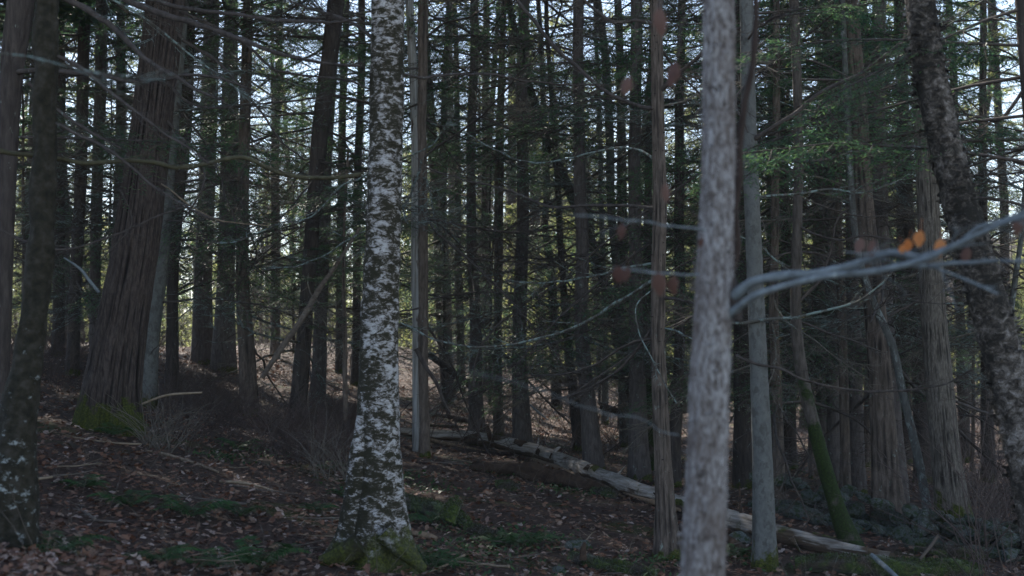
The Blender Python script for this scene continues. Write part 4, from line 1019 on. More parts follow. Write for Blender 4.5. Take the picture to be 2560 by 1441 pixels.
for i, (x, y, Y, s, ms) in enumerate([(1647, 20, 3.6, 1.15, BL), (1575, 190, 3.6, .85, BL), (1690, 155, 3.7, 1.1, BL), (1664, 458, 3.6, .85, BL), (1556, 560, 3.5, .65, BL), (1757, 595, 3.95, .5, BL), (1543, 664, 3.6, .85, BL), (1568, 666, 3.65, .7, BL),
                         (1645, 682, 3.8, 1.1, BL), (1684, 690, 3.85, .95, BL), (2155, 595, 3.95, .8, BL), (2185, 600, 3.95, .8, BL), (2254, 612, 3.95, .6, OL), (2272, 598, 3.95, .75, OL), (2303, 576, 3.95, .95, OL), (2352, 597, 3.95, .95, OL), (2420, 618, 3.9, .8, BL), (2558, 535, 3.8, 1.0, BL)]):
    link('leaf', ms[i % len(ms)], fgT['o'], P(x, y, Y) - fgT['base'], (RNG.uniform(-.35, .35), RNG.uniform(-.35, .35), RNG.uniform(-.7, .7)), (s, s, s))

# ------------------------------------------------------------------ shaggy curls of bark on the leaning birch
def bark_curls(key, n, zmax, size, mat, seed, cat='bark_curls'):
    T = TREES[key]; rng = np.random.default_rng(seed); mb = MB()
    c = T['c']
    zi = np.searchsorted(c[:, 2], rng.uniform(0.3, zmax, n))
    for i in zi:
        i = int(np.clip(i, 1, len(c) - 2)); a = rng.uniform(0, 2 * math.pi)
        rad = np.array([math.cos(a), math.sin(a), 0]); tan = np.array([-math.sin(a), math.cos(a), 0]) * rng.choice([-1, 1])
        L = size * rng.uniform(.4, 1.4); W = size * rng.uniform(.2, .6)
        p = c[i] + rad * T['r'][i] * 1.0
        pts = []
        for k in range(5):
            t = k / 4
            q = p + tan * L * (t - .3) + rad * (L * 0.5 * t * t + 0.002)
            dz = np.array([0, 0, W * (1 - .4 * t) / 2])
            pts += [q + dz + [0, 0, rng.normal(0, .003)], q - dz + [0, 0, rng.normal(0, .003)]]
        mb.add(pts, [[2 * k, 2 * k + 1, 2 * k + 3, 2 * k + 2] for k in range(4)])
    o = link('peeling_bark', mb.mesh('peeling_bark', M[mat]), T['o'])
    o['kind'] = 'stuff'
bark_curls('yb', 900, 4.3, 0.05, 'ybirch', 1)
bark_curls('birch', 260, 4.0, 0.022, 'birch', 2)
bark_curls('fg', 700, 3.0, 0.014, 'fg', 3)
bark_curls('brown', 160, 4.5, 0.018, 'brown', 4)

# second stem fused on the left side of the white birch
T = TREES['birch']
pts = [P(x, y, 9.32) - T['base'] for x, y in [(905, 1040), (900, 1120), (893, 1200), (884, 1290), (868, 1370), (845, 1420)]]
c, r = resample(pts, [0.03, 0.06, 0.075, 0.085, 0.11, 0.13], 0.025)
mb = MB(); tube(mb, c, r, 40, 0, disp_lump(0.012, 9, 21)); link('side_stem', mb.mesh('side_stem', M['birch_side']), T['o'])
for k, (pp, rr) in enumerate([([(960, 1330), (1000, 1370), (1060, 1425)], [.07, .06, .03]), ([(900, 1360), (850, 1390), (800, 1405)], [.08, .06, .03])]):
    c, r = resample([P(x, y, 9.15 - .05 * k) - T['base'] for x, y in pp], rr, 0.03)
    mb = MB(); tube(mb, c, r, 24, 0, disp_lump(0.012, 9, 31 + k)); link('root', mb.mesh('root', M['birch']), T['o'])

# ------------------------------------------------------------------ fallen wood
def log(name, label, cat, pts, widths, mat, Y=None, lump=0.01, k=20, ds=0.06, lift=0.5, group=None, seed=0, Ys=None, disp=None):
    """a log lying on the ground; its course is given where it shows, its depth follows from the ground"""
    if Ys is None:
        Ys = [hit(x, y + w * lift) for (x, y), w in zip(pts, widths)]
        Ys = list(np.polyval(np.polyfit(range(len(Ys)), Ys, 5 if len(Ys) > 8 else 2 if len(Ys) > 3 else 1), range(len(Ys))) - (0.3 if len(Ys) > 8 else 0.08))
    wp = [P(x, y, q) for (x, y), q in zip(pts, Ys)]
    base = Vector((wp[0].x, wp[0].y, gz(wp[0].x, wp[0].y)))
    c, r = resample([q - base for q in wp], [w / 2 / F * q for w, q in zip(widths, Ys)], ds)
    mb = MB(); tube(mb, c, r, k, 0, disp or disp_lump(lump, 5, seed))
    t = thing(name, label, cat, base, group)
    link('wood', mb.mesh(name, M[mat]), t)
    if mat == 'moss':
        rng = np.random.default_rng(seed + 400); tb = MB(); n = int(1500 * max(.4, len(c) * ds))
        q = rng.uniform(0, len(c) - 1.01, n); i0 = q.astype(int); fq = (q - i0)[:, None]
        ctr = c[i0] * (1 - fq) + c[i0 + 1] * fq; ax = c[i0 + 1] - c[i0]; ax /= np.linalg.norm(ax, axis=1)[:, None]
        a = rng.normal(math.pi / 2, 1.0, n); up = np.cross(ax, np.array([0, 0, 1.0])); up /= np.linalg.norm(up, axis=1)[:, None]; vz = np.cross(up, ax)
        out = up * np.cos(a)[:, None] + vz * np.sin(a)[:, None]
        pp = ctr + out * (r[i0] * rng.uniform(.95, 1.12, n))[:, None]
        D = out + rng.normal(0, .6, (n, 3)); D /= np.linalg.norm(D, axis=1)[:, None]
        S = np.cross(D, rng.normal(0, 1, (n, 3))); S /= np.linalg.norm(S, axis=1)[:, None]
        blades(tb, pp, D, S, rng.uniform(.012, .035, n), rng.uniform(.008, .016, n))
        link('moss', tb.mesh('moss_tufts', M['moss'], False), t)['kind'] = 'stuff'
    return t, base, c, r

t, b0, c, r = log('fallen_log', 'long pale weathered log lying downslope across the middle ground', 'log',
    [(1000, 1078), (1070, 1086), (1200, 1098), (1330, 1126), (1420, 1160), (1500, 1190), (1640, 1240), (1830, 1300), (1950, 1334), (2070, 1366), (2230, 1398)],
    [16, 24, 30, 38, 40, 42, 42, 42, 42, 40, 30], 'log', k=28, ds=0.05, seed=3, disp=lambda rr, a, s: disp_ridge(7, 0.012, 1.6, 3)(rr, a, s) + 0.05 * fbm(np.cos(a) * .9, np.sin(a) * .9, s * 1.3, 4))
def piece(name, pp, ww, Yd, mat, seed, k=10, lump=.008):
    cc, rr = resample([P(x, y, Y) - b0 for (x, y), Y in zip(pp, Yd)], [w / 2 / F * Y for w, Y in zip(ww, Yd)], 0.04)
    mb = MB(); tube(mb, cc, rr, k, 0, disp_lump(lump, 9, seed)); link(name, mb.mesh(name, M[mat]), t)
def lY(x): return float(np.interp(x, [b0.x / b0.y * F + 1280, 2230], [b0.y, b0.y + c[-1][1]]))
lx = np.array([1280 + (b0.x + q[0]) / (b0.y + q[1]) * F for q in c]); ly = np.array([b0.y + q[1] for q in c])
def LY(x): return float(np.interp(x, lx, ly))
piece('split_strip', [(1072, 1098), (1120, 1112), (1180, 1124), (1245, 1140)], [6, 12, 12, 8], [LY(1072) - .25] * 4, 'splinter', 1)
piece('split_strip', [(1115, 1108), (1128, 1135), (1128, 1160)], [8, 6, 4], [LY(1115) - .35] * 3, 'splinter', 2)
piece('split_strip', [(1330, 1150), (1420, 1182), (1500, 1214), (1560, 1244)], [14, 20, 18, 6], [LY(1330) - .3, LY(1420) - .3, LY(1500) - .3, LY(1560) - .25], 'splinter', 3)
piece('split_strip', [(1560, 1232), (1640, 1258), (1700, 1276)], [6, 14, 8], [LY(1560) - .2, LY(1640) - .2, LY(1700) - .2], 'splinter', 4)
piece('branch_stub', [(1232, 1120), (1222, 1080), (1214, 1062)], [16, 12, 10], [LY(1230) - .15] * 3, 'rot', 5)
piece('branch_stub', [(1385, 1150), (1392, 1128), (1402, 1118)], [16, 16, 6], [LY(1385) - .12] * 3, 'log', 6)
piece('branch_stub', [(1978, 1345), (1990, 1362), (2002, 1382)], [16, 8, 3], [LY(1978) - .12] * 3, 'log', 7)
piece('bark_flap', [(1285, 1102), (1310, 1112), (1345, 1130), (1340, 1142)], [10, 22, 16, 6], [LY(1300) - .14] * 4, 'rot', 8, 10, .015)
piece('bark_flap', [(1200, 1090), (1180, 1098), (1160, 1100)], [20, 26, 16], [LY(1180) - .1] * 3, 'rot', 9, 10, .015)

rl = np.random.default_rng(91)
for k in range(9):
    i = int(rl.integers(12, len(c) - 12)); a = rl.uniform(0.2, 2.6); ax = c[i + 1] - c[i - 1]; ax /= np.linalg.norm(ax)
    sd = np.cross(ax, [0, 0, 1.0]); sd /= np.linalg.norm(sd); o_ = sd * math.cos(a) + np.array([0, 0, 1.0]) * math.sin(a)
    p_ = c[i] + o_ * r[i] * .6; L_ = rl.uniform(.08, .3)
    mb = MB(); tube(mb, wander(rl, p_, o_ + ax * rl.uniform(-.7, .7), L_, 4, .25), np.linspace(.018, .006, 5), 7)
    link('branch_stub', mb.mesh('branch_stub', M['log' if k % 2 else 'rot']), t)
for k in range(16):
    i = int(rl.integers(6, len(c) - 8)); n_ = int(rl.integers(3, 7)); a = rl.uniform(0.3, 2.8); q_ = []
    ax = c[i + 1] - c[i - 1]; ax /= np.linalg.norm(ax); sd = np.cross(ax, [0, 0, 1.0]); sd /= np.linalg.norm(sd)
    for j in range(n_):
        for da in (-.35, 0, .35):
            aa = a + da * rl.uniform(.6, 1.3); o_ = sd * math.cos(aa) + np.array([0, 0, 1.0]) * math.sin(aa)
            q_.append(c[min(i + j, len(c) - 1)] + o_ * (r[i] * 1.06 + .012 * rl.uniform(.2, 1.6)))
    mb = MB(); mb.add(q_, [[3 * j + u_, 3 * j + u_ + 1, 3 * j + u_ + 4, 3 * j + u_ + 3] for j in range(n_ - 1) for u_ in (0, 1)])
    link('bark_plate', mb.mesh('bark_plate', M['rot' if k % 3 else 'hemlock'], False), t)

log('rotten_log', 'dark crumbling log tucked under the upper part of the pale log', 'log', [(1180, 1165), (1270, 1172), (1360, 1186), (1460, 1212), (1540, 1238)], [18, 34, 40, 32, 12], 'rot', lump=0.09, k=24, seed=8)
log('fallen_pole', 'thin mossy pole on the slope above the pale log, right of the snag', 'log', [(1066, 1036), (1110, 1040), (1160, 1050), (1180, 1056)], [10, 12, 12, 8], 'stick', seed=9)
log('fallen_pole', 'slim pole lying close above the pale log between snag and straight trunk', 'log', [(1075, 1064), (1120, 1066), (1175, 1070)], [7, 8, 6], 'mossbranch', seed=10)
log('fallen_log', 'dark fallen trunk sloping down behind the bleached snag', 'log', [(1070, 885), (1130, 930), (1180, 966), (1230, 985)], [16, 18, 16, 10], 'dark', Ys=[24, 24, 24, 24], seed=11)
log('fallen_log', 'dark mossy fallen trunk lying between the central trunks', 'log', [(1330, 930), (1380, 942), (1430, 958)], [18, 20, 18], 'mossbranch', Ys=[27, 27, 27], seed=12)
log('fallen_log', 'dark log with sunlit edge left of the pale barked trunk', 'log', [(1500, 1015), (1540, 1028), (1575, 1050)], [16, 18, 14], 'rot', Ys=[23, 23, 23], seed=13)
log('mossy_log', 'thick log furred in green moss at the bottom right', 'log', [(1990, 1412), (2080, 1408), (2180, 1416), (2280, 1424), (2380, 1422), (2450, 1430)], [30, 38, 44, 44, 40, 24], 'moss', lump=.05, k=26, ds=.04, seed=14)
log('mossy_log', 'upper mossy log beside the stout grey trunk foot', 'log', [(2290, 1372), (2350, 1378), (2420, 1388), (2470, 1394)], [20, 24, 22, 14], 'moss', lump=.04, seed=15)
log('mossy_log', 'low mossy log at the bottom, right of centre', 'log', [(1430, 1392), (1490, 1410), (1560, 1424), (1640, 1440)], [18, 26, 26, 20], 'moss', lump=.05, seed=16)
log('mossy_log', 'dark mossy rotten log just right of the white birch', 'log', [(1000, 1250), (1040, 1262), (1090, 1276), (1140, 1300), (1168, 1312)], [26, 34, 34, 40, 16], 'moss', lump=.05, seed=17)
log('mossy_log', 'bright moss topped chunk right of the dark mossy rotten log', 'log', [(1166, 1322), (1195, 1330), (1236, 1342)], [20, 28, 14], 'moss', lump=.05, seed=18)
log('mossy_stump', 'mossy knob standing on the dark mossy rotten log', 'stump', [(1120, 1300), (1135, 1270), (1154, 1252)], [40, 34, 12], 'moss', Ys=[11.6, 11.6, 11.6], lump=.03, seed=19)
log('broken_stump', 'small dark splintered stump beside the pale bluish stone', 'stump', [(1458, 1400), (1458, 1376), (1462, 1356)], [22, 16, 5], 'rot', Ys=[10.4] * 3, lump=.012, seed=20)
log('mossy_log', 'short mossy log below the middle of the pale log', 'log', [(1480, 1228), (1510, 1232), (1540, 1238)], [12, 20, 16], 'moss', lump=.02, seed=21)
log('mossy_log', 'mossy hump on the leaf slope above centre ferns', 'log', [(1240, 1212), (1270, 1216), (1296, 1224)], [14, 24, 12], 'moss', lump=.02, seed=22)
log('broken_branch', 'pale rotten chunk on the leaves right of the white birch foot', 'branch', [(1030, 1332), (1060, 1338), (1092, 1348)], [8, 16, 10], 'splinter', lump=.012, seed=23)
log('leaning_pole', 'slanting dead pole propped between the trunk pair and the sunlit patch', 'pole', [(655, 945), (700, 876), (760, 790), (800, 720), (836, 670), (900, 570)], [12, 14, 15, 14, 10, 7], 'stick', Ys=[17, 17, 17, 17, 17, 17], lump=.005, seed=24)
log('dead_limb', 'dark dead limb leaning from the snag foot down to the right', 'branch', [(1040, 872), (1062, 915), (1090, 955), (1108, 1000), (1126, 1034)], [12, 10, 9, 7, 5], 'dark', Ys=[14.5] * 5, lump=.004, seed=25)
log('fallen_branch', 'long pale stick on the leaf slope below the ridged pine', 'stick', [(365, 1126), (420, 1138), (480, 1156), (545, 1180)], [4, 9, 8, 6], 'palestick', seed=26, lump=.003, k=8)
log('fallen_branch', 'pale stick further right below the first long one', 'stick', [(548, 1204), (610, 1208), (690, 1228)], [5, 8, 5], 'palestick', seed=27, lump=.003, k=8)
log('dead_limb', 'bleached white limb hooked against the left side of the ridged pine', 'branch', [(160, 645), (200, 672), (222, 700), (248, 732)], [4, 7, 8, 9], 'greybranch', Ys=[13] * 4, lump=.002, seed=28, k=8)
log('fallen_branch', 'pale stick poking up from brush right of the ridged pine', 'stick', [(355, 1010), (420, 988), (505, 982)], [5, 6, 5], 'palestick', Ys=[13] * 3, seed=29, k=8, lump=.002)
log('broken_pole', 'grey barkless stick leaning in leaves by the mossy bottom log', 'stick', [(2180, 1388), (2210, 1415), (2250, 1450)], [10, 13, 10], 'greybranch', Ys=[9.7, 9.4, 9.2], seed=30, k=8, lump=.003)
log('dead_limb', 'thin white limb at the foot of the central trunk', 'branch', [(1325, 1012), (1345, 1030), (1372, 1052)], [5, 5, 3], 'greybranch', Ys=[19] * 3, seed=31, k=6, lump=.001)
log('broken_pole', 'grey pole leaning against the foot of the stout grey trunk', 'stick', [(2300, 1398), (2325, 1368), (2345, 1340)], [8, 9, 7], 'stick', Ys=[11.0] * 3, seed=32, k=8, lump=.002)
log('fallen_log', 'dark log crossing behind the smooth grey trunk at the bottom', 'log', [(1815, 1345), (1850, 1368), (1880, 1386)], [20, 22, 18], 'rot', seed=33)

# small sticks scattered over the leaves
SM = []
for i in range(6):
    rng = np.random.default_rng(60 + i); mb = MB()
    m_ = wander(rng, (-.3, 0, 0), (1, 0, 0), .6, 7, .22); m_[:, 2] *= .4
    tube(mb, m_, np.linspace(.008, .003, 8), 6); add_twigs(mb, rng, m_, .0025, 3, .3, 0)
    SM.append(mb.mesh('stick', M['palestick' if i % 3 == 0 else 'stick']))
for i in range(110):
    x = RNG.uniform(0, 2560); y = RNG.uniform(1090, 1450)
    Y = hit(x, y); p = P(x, y, Y); s = RNG.uniform(.4, 1.3)
    tag(link('stick', SM[i % 6], None, (p.x, p.y, gz(p.x, p.y) + .02), (RNG.uniform(-.1, .1), RNG.uniform(-.12, .12), RNG.uniform(0, 6.3)), (s, s, s)),
        'thin dead stick lying loose on the leaf litter', 'stick', 'small sticks on the leaf litter')

# ------------------------------------------------------------------ stones
def rock_mesh(seed):
    import bmesh
    bm = bmesh.new(); bmesh.ops.create_icosphere(bm, subdivisions=2, radius=1)
    rng = np.random.default_rng(seed); sc = rng.uniform(.6, 1.2, 3)
    cuts = [(rng.normal(0, 1, 3), rng.uniform(.5, .8)) for _ in range(11)]
    cuts = [(Vector(a).normalized(), d) for a, d in cuts]
    for v in bm.verts:
        n = v.co.normalized()
        q = 1 + 0.35 * float(fbm(n.x * 1.4 + seed, n.y * 1.4, n.z * 1.4, 3)) * 2
        w = n * q
        for a, d in cuts:
            k = w.dot(a) - d
            if k > 0: w = w - a * k
        v.co = Vector((w.x * sc[0] * 1.25, w.y * sc[1], w.z * sc[2] * .75))
    me = bpy.data.meshes.new('stone'); bm.to_mesh(me); bm.free(); me.materials.append(M['stone'])
    return me
ROCK = [rock_mesh(i) for i in range(8)]
wall = [P(1880, 1290, 15.6), P(2050, 1290, 14.6), P(2200, 1290, 13.9), P(2330, 1290, 13.4), P(2470, 1290, 13.0), P(2620, 1290, 12.6)]
p0 = wall[0]
wt_ = thing('stone_wall', 'low tumbled dry stone wall with mossy bluish stones behind the furrowed trunk', 'wall', (p0.x, p0.y, gz(p0.x, p0.y)))
wb = wt_.location.copy()
for i in range(230):
    t_ = RNG.uniform(0, 1); q = t_ * 5; a = int(min(q, 4)); f_ = q - a
    c0 = wall[a].lerp(wall[a + 1], f_)
    lay = int(RNG.choice([0, 0, 1, 1, 2])); off = RNG.normal(0, .42 - .1 * lay)
    x, y = c0.x + off * .2, c0.y + off
    s = float(np.exp(RNG.uniform(math.log(.045), math.log(.15)))) * (1 - .08 * lay)
    hgt = 0.04 + lay * 0.12 * (1.15 - .6 * t_) if abs(off) < .35 else 0.03
    link('stone', ROCK[i % 8], wt_, (x - wb.x, y - wb.y, gz(x, y) + hgt - wb.z), tuple(RNG.uniform(-.5, .5, 2)) + (RNG.uniform(0, 6.3),), (s * 1.2, s, s))
for lab, x, y, s in [('pale bluish stone beside the small dark stump', 1436, 1380, .09), ('bluish lichened stone at the foot of the smooth grey trunk', 1850, 1362, .13), ('flat grey stone by the bottom edge left of the pale nearest trunk', 1395, 1436, .07), ('mossy stone under the right edge near the shaggy birch', 2490, 1330, .16)]:
    Y = hit(x, y); p = P(x, y, Y)
    tag(link('stone', ROCK[int(x) % 8], None, (p.x, p.y, gz(p.x, p.y) + s * .25), (.2, .1, x), (s, s, s)), lab, 'stone')

# ------------------------------------------------------------------ leaf litter
def litter():
    rng = np.random.default_rng(5)
    n = 62000
    Y = np.exp(rng.uniform(math.log(4.5), math.log(34), n)); U = rng.uniform(-0.46, 0.46, n) * (1 + 1.2 / Y)
    X = U * Y
    for q in GAPS:
        k = rng.integers(0, n, 1500); X[k] = q.x + rng.normal(0, 1.4, 1500); Y[k] = q.y + rng.normal(0, 1.6, 1500)
    Z = ground(X, Y) + rng.uniform(0.002, 0.035, n)
    L = rng.uniform(.028, .06, n) * (1 + Y / 60); W = L * rng.uniform(.5, .85, n)
    a = rng.uniform(0, 2 * np.pi, n); tx, ty = rng.normal(0, .28, n), rng.normal(0, .28, n)
    # seven-point lobed outline folded along the midrib
    o = np.array([[-.5, 0, 0], [-.22, .42, .22], [-.05, .25, .10], [.18, .5, .28], [.5, 0, .12], [.18, -.5, .28], [-.05, -.25, .10], [-.22, -.42, .22]])
    fo = rng.uniform(-.5, 1.0, n)
    x = o[None, :, 0] * L[:, None]; y = o[None, :, 1] * W[:, None]; z = o[None, :, 2] * (W * fo)[:, None] + rng.normal(0, .002, (n, 8))
    z = z + x * tx[:, None] + y * ty[:, None]
    ca, sa = np.cos(a)[:, None], np.sin(a)[:, None]
    V = np.stack([X[:, None] + x * ca - y * sa, Y[:, None] + x * sa + y * ca, Z[:, None] + z], -1)
    return V, n
V, n = litter()
mb = MB()
idx = np.arange(n)[:, None] * 8
for q in ([0, 1, 2, 6], [0, 6, 7, 7], [2, 3, 4, 4], [2, 4, 5, 6]):
    q = [q[0], q[1], q[2]] if q[2] == q[3] else q
    mb.f.append((idx + np.array(q)[None]).astype(np.int32)); mb.m.append(np.zeros(n, np.int32))
mb.v.append(V.reshape(-1, 3).astype(np.float32)); mb.n = n * 8
o = link('leaf_litter', mb.mesh('leaf_litter', M['litter'], smooth=False))
tag(o, 'brown fallen leaves covering the forest floor', 'leaves', kind='stuff')
# the leaves that show largest lie one by one
FL = []
for i in range(8):
    rng = np.random.default_rng(40 + i); mb = MB()
    o8 = np.array([[-.5, 0, 0], [-.3, .2, .06], [-.2, .45, .2], [-.05, .2, .07], [.12, .5, .28], [.22, .2, .1], [.5, 0, .12], [.22, -.2, .1], [.12, -.5, .28], [-.05, -.2, .07], [-.2, -.45, .2], [-.3, -.2, .06], [0, 0, .0]])
    v = o8 * [.085, .065, .05 * rng.uniform(-.6, 1.2)] + rng.normal(0, .002, (13, 3))
    mb.add(v, [[12, k, (k + 1) % 12] for k in range(12)]); FL.append(mb.mesh('fallen_leaf', M['litter'], False))
for i in range(280):
    Y = RNG.uniform(5.8, 9.5); x = RNG.uniform(-.4, .38) * Y
    s = RNG.uniform(.7, 1.15)
    link('leaf', FL[i % 8], GROUND, (x, Y, gz(x, Y) + .035), (RNG.normal(0, .35), RNG.normal(0, .35), RNG.uniform(0, 6.3)), (s, s, s))

# low green plants and moss cushions: nobody could count them
def ground_plants():
    rng = np.random.default_rng(12); mb = MB()
    spots = [(1250, 1370, .5), (1330, 1350, .4), (1200, 1380, .5), (1400, 1230, .5), (1130, 1320, .4), (1080, 1230, .4), (1260, 1180, .5), (560, 1150, .3), (1160, 1420, .5), (1040, 1400, .3), (900, 1240, .3), (1890, 1170, .6), (1960, 1180, .6), (1750, 1380, .4), (620, 1130, .4), (1000, 1190, .4), (1900, 1410, .3), (1560, 1160, .7), (1230, 1420, .6), (1620, 1420, .4)]
    for x, y, s in spots:
        Y = hit(x, y); p = P(x, y, Y)
        n = 160
        X = p.x + rng.normal(0, s * .45, n); YY = p.y + rng.normal(0, s * .7, n)
        Z = ground(X, YY) + .03
        for q in range(n):
            a = rng.uniform(0, 6.3); L = rng.uniform(.02, .05)
            D = np.array([math.cos(a), math.sin(a), rng.uniform(.1, .8)]); S = np.array([-math.sin(a), math.cos(a), rng.normal(0, .3)])
            blades(mb, np.array([[X[q], YY[q], Z[q]]]), D[None], S[None], [L], [L * .6])
    o = link('low_plants', mb.mesh('low_plants', M['fern'], False)); tag(o, 'low green leafy plants growing through the leaf litter', 'plants', kind='stuff')
ground_plants()

# ------------------------------------------------------------------ ferns
def frond_mesh(seed):
    rng = np.random.default_rng(seed); mb = MB()
    L = .34; n = 9
    t = np.linspace(0, 1, n)
    c = np.stack([L * t, .02 * np.sin(t * 3 + seed), .10 * np.sin(t * 2.6) - .02 * t], -1)
    tube(mb, c, np.linspace(.0018, .0006, n), 3, cap=False)
    for k in range(18):
        tt = .14 + .86 * k / 18; p = np.array([np.interp(tt, t, c[:, j]) for j in range(3)])
        w = .085 * math.sin(math.pi * min(1, tt * .86 + .14)) ** .8 + .006
        for s in (-1, 1):
            d = np.array([.35, s * 1.0, -.25 + rng.normal(0, .1)]); d /= np.linalg.norm(d)
            blades(mb, p[None], d[None], np.array([[1.0, 0, .1]]), [w], [.017])
    return mb.mesh('frond', M['fern'], False)
FR = [frond_mesh(i) for i in range(4)]
FERN = [(330, 1275, 1.1, 'dark fern clump on the left leaf slope below the pine foot'), (210, 1228, .9, 'small fern up the slope left of the first clump'), (480, 1300, 1.1, 'fern clump with spread fronds left of the middle pair'),
        (600, 1300, 1.0, 'fern next right of the spread clump, level with it'), (650, 1422, 1.2, 'fern at the bottom edge left of the white birch'), (550, 1428, 1.0, 'fern low at the bottom edge, smaller of the pair there'), (400, 1412, .9, 'fern at the bottom near two pale leaves'),
        (140, 1390, 1.1, 'fern in the bottom left corner area'), (595, 1125, .9, 'fern at the edge of the brush on the slope'), (285, 1092, 1.0, 'fern against the mossy foot of the ridged pine'), (862, 1252, .8, 'bright fern just left of the white birch foot'),
        (1080, 1312, 1.0, 'pale green fern between the birch foot and mossy chunk'), (1316, 1368, 1.1, 'rounded bright fern in the bottom centre'), (1260, 1372, .9, 'flat fern left of the rounded bright one'), (330, 1080, .8, 'fern right beneath the pine, touching its moss'),
        (1090, 1425, 1.0, 'fern at the bottom edge right of the white birch'), (790, 1285, .7, 'little fern on the leaves left of the birch roots'), (820, 1180, .7, 'low fern under the pale arching canes'), (990, 1210, .7, 'dark fern behind the mossy rotten log'), (1840, 1400, .8, 'pale fern between the pale trunk and the smooth grey one')]
for x, y, s, lab in FERN:
    Y = hit(x, y); p = P(x, y, Y); g = gz(p.x, p.y)
    ft = thing('fern', lab, 'fern', (p.x, p.y, g), 'ferns on the forest floor')
    nf = int(RNG.integers(8, 12))
    for k in range(nf):
        q = s * RNG.uniform(.55, .95)
        link('frond', FR[k % 4], ft, (0, 0, .02), (RNG.uniform(-.3, .3), RNG.uniform(-.25, .15), k * 6.283 / nf + RNG.uniform(-.3, .3)), (q, q, q))

# ------------------------------------------------------------------ brush thicket
def thicket(name, label, regions, n, seed, mat='brush', Lr=(.5, 1.3), r0=.0035, sub=4, cat='brush'):
    rng = np.random.default_rng(seed); mb = MB()
    per = n // len(regions)
    for (xa, xb, ya, yb) in regions:
        for i in range(per):
            Y = rng.uniform(ya, yb); x = (rng.uniform(xa, xb) - 1280) / F * Y; g = gz(x, Y)
            a = rng.uniform(0, 6.3); d = (math.cos(a) * .5, math.sin(a) * .5, rng.uniform(.4, 1.3))
            L = rng.uniform(*Lr)
            if min((x - q.x) ** 2 + (Y - q.y) ** 2 for q in GAPS) < 5: continue
            m_ = wander(rng, (x, Y, g), d, L, 5, .25, -.10)
            tube(mb, m_, np.linspace(r0, r0 * .35, 6), 3, cap=False)
            if sub: add_twigs(mb, rng, m_, r0 * .45, sub, L * .5, 0)
    o = link(name, mb.mesh(name, M[mat])); tag(o, label, cat, kind='stuff')
thicket('brush', 'tangle of fine purplish brown bare twigs on the slope', [(380, 930, 14.5, 20), (420, 610, 17, 22), (800, 900, 17, 22), (640, 960, 14, 18), (-40, 230, 17, 24)], 2400, 3, Lr=(.25, .75))
thicket('brush', 'thin leafless saplings and twigs through the deeper wood', [(1050, 1700, 24, 40), (1900, 2560, 16, 34), (1050, 1700, 19, 27), (2380, 2560, 11, 18)], 760, 4, Lr=(.5, 1.8), r0=.005)
thicket('dead_canes', 'pale arching dead canes at the edge of the brush', [(770, 890, 13.6, 14.4), (360, 470, 13.4, 14.2)], 110, 6, 'cane', (.4, .8), .004, 1, 'canes')
thicket('twig_tangle', 'fine dead twigs strewn low among the leaves', [(0, 2560, 6, 12), (0, 2560, 10, 17)], 700, 7, 'stick', (.15, .45), .002, 1, 'twigs')

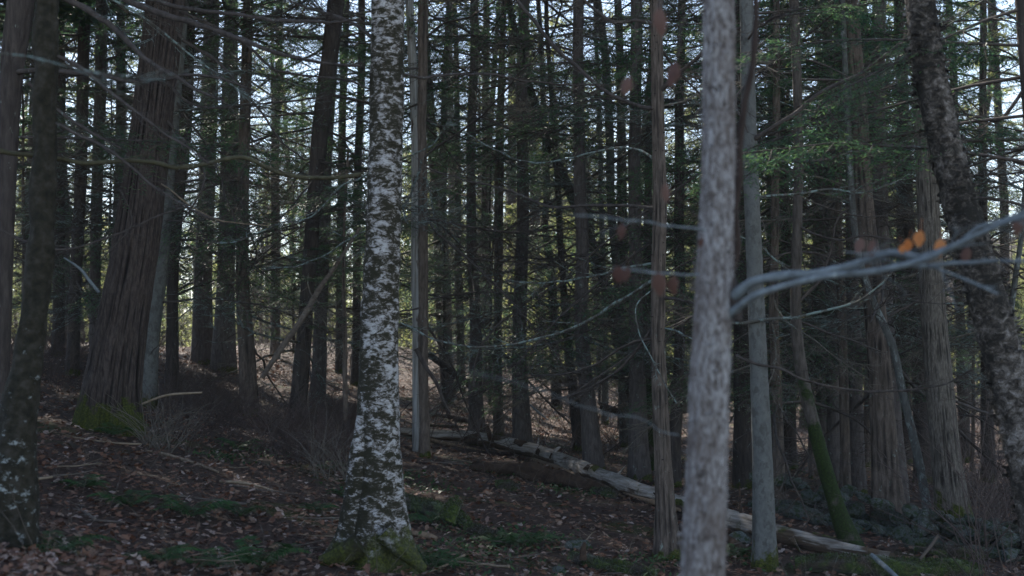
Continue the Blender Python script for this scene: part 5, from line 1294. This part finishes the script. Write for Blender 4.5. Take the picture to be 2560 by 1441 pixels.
def far_evergreens():
    rng = np.random.default_rng(78); mb = MB()
    for i in range(230):
        Y = rng.uniform(56, 115); x = rng.uniform(-.45, .45) * Y; g = gz(x, Y)
        H = rng.uniform(6, 15) * (0.8 if abs(x / Y + .24) < .06 else 0.5 if x / Y > .29 else 1); R = rng.uniform(1.6, 2.8)
        nl = 46; nb = 46
        t = (np.arange(nl) + rng.uniform(0, 1, nl)) / nl
        a = rng.uniform(0, 6.3, nl); L = R * (1.05 - t) * rng.uniform(.6, 1.2, nl)
        u = rng.uniform(0.15, 1, (nl, nb)) ** .7
        sp = rng.normal(0, .22, (nl, nb)) * L[:, None] * u
        X = x + np.cos(a)[:, None] * L[:, None] * u - np.sin(a)[:, None] * sp
        Z = g + 1.0 + (t * (H - 1))[:, None] - .25 * L[:, None] * u * u + rng.normal(0, .08, (nl, nb))
        YY = Y + np.sin(a)[:, None] * L[:, None] * u + np.cos(a)[:, None] * sp
        C = np.stack([X, YY, Z], -1).reshape(-1, 3); n = len(C)
        D = rng.normal(0, 1, (n, 3)) * [1, 1, .35]; D /= np.linalg.norm(D, axis=1)[:, None]
        S = np.cross(D, rng.normal(0, .5, (n, 3)) + [0, 0, 1]); S /= np.linalg.norm(S, axis=1)[:, None]
        blades(mb, C, D, S, rng.uniform(.2, .45, n), rng.uniform(.05, .10, n))
        tube(mb, [[x, Y, g - .3], [x, Y, g + H * .5], [x, Y, g + H]], [.16, .1, .02], 5, 1, cap=False)
    for i in range(90):   # low young growth in front of them
        Y = rng.uniform(40, 60); x = rng.uniform(-.42, .36) * Y; g = gz(x, Y); n = 1500
        if min(abs((x - q.x) * math.cos(SUN_AZ) - (Y - q.y) * math.sin(SUN_AZ)) for q in GAPS[:2]) < 2: continue
        H = rng.uniform(2.5, 7); u = rng.uniform(0, 1, n) ** .8; a = np.round(rng.uniform(0, 6.3, n) * 3) / 3 + rng.normal(0, .12, n) + np.round(u * 14)
        rr = rng.uniform(.1, 1, n) ** .6 * (1.05 - u) * rng.uniform(1.1, 1.9)
        C = np.stack([x + np.cos(a) * rr, Y + np.sin(a) * rr, g + .3 + np.round(u * 14) / 14 * H - .2 * rr * rr + rng.normal(0, .05, n)], -1)
        D = np.stack([np.cos(a), np.sin(a), rng.normal(-.1, .25, n)], -1) + rng.normal(0, .5, (n, 3)); D /= np.linalg.norm(D, axis=1)[:, None]
        S = np.cross(D, rng.normal(0, .4, (n, 3)) + [0, 0, 1]); S /= np.linalg.norm(S, axis=1)[:, None]
        blades(mb, C, D, S, rng.uniform(.12, .26, n), rng.uniform(.03, .06, n))
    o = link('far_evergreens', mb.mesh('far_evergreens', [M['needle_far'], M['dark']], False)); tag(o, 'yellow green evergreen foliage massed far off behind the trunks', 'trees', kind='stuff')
far_evergreens()

thicket('brush', 'taller bare brush along the crest of the slope on the left', [(-20, 480, 24, 38), (560, 920, 26, 38)], 800, 8, Lr=(.5, 1.5), r0=.007)

# ------------------------------------------------------------------ far off wood that reads as one mass
def far_wood():
    rng = np.random.default_rng(77); mb = MB()
    for i in range(460):
        Y = rng.uniform(66, 130); x = rng.uniform(-.46, .46) * Y; g = gz(x, Y)
        H = rng.uniform(9, 17) * (.55 if x / Y > .29 else 1 if x / Y > -.25 else .8)
        m_ = wander(rng, (x, Y, g - .3), (0, 0, 1), H, 6, .06)
        tube(mb, m_, np.linspace(rng.uniform(.07, .17), .02, 7), 4, cap=False)
        for k in range(16):
            z = rng.uniform(.2, .95); q = m_[0] * (1 - z) + m_[-1] * z
            a = rng.uniform(0, 6.3)
            b_ = wander(rng, q, (math.cos(a), math.sin(a), rng.uniform(.2, 1.3)), rng.uniform(1.0, 3.2) * (1.1 - .6 * z), 4, .2)
            tube(mb, b_, np.linspace(.035, .012, 5), 3, cap=False)
            add_twigs(mb, rng, b_, .012, 4, 1.6, 0)
    o = link('far_wood', mb.mesh('far_wood', M['farwood'])); tag(o, 'pale bare trunks and twigs of the far off wood', 'trees', kind='stuff')
far_wood()

# ------------------------------------------------------------------ air
def haze():
    m = bpy.data.materials.new('thin_air'); m.use_nodes = True; nt = m.node_tree
    for n in list(nt.nodes):
        if n.type == 'BSDF_PRINCIPLED': nt.nodes.remove(n)
    v = nt.nodes.new('ShaderNodeVolumePrincipled'); v.inputs['Density'].default_value = 0.0009; v.inputs['Color'].default_value = (0.97, 0.97, 0.95, 1)
    v.inputs['Anisotropy'].default_value = 0.0
    nt.links.new(v.outputs[0], nt.nodes['Material Output'].inputs['Volume'])
    x, y0, y1, z0, z1 = 300, -35, 430, -12, 45
    vs = [(sx * x, yy, zz) for zz in (z0, z1) for yy in (y0, y1) for sx in (-1, 1)]
    mb = MB(); mb.add(vs, [[0, 2, 3, 1], [4, 5, 7, 6], [0, 1, 5, 4], [2, 6, 7, 3], [0, 4, 6, 2], [1, 3, 7, 5]])
    o = link('haze', mb.mesh('haze', m, False)); tag(o, 'thin pale air between the trunks', 'haze', kind='stuff')
haze()
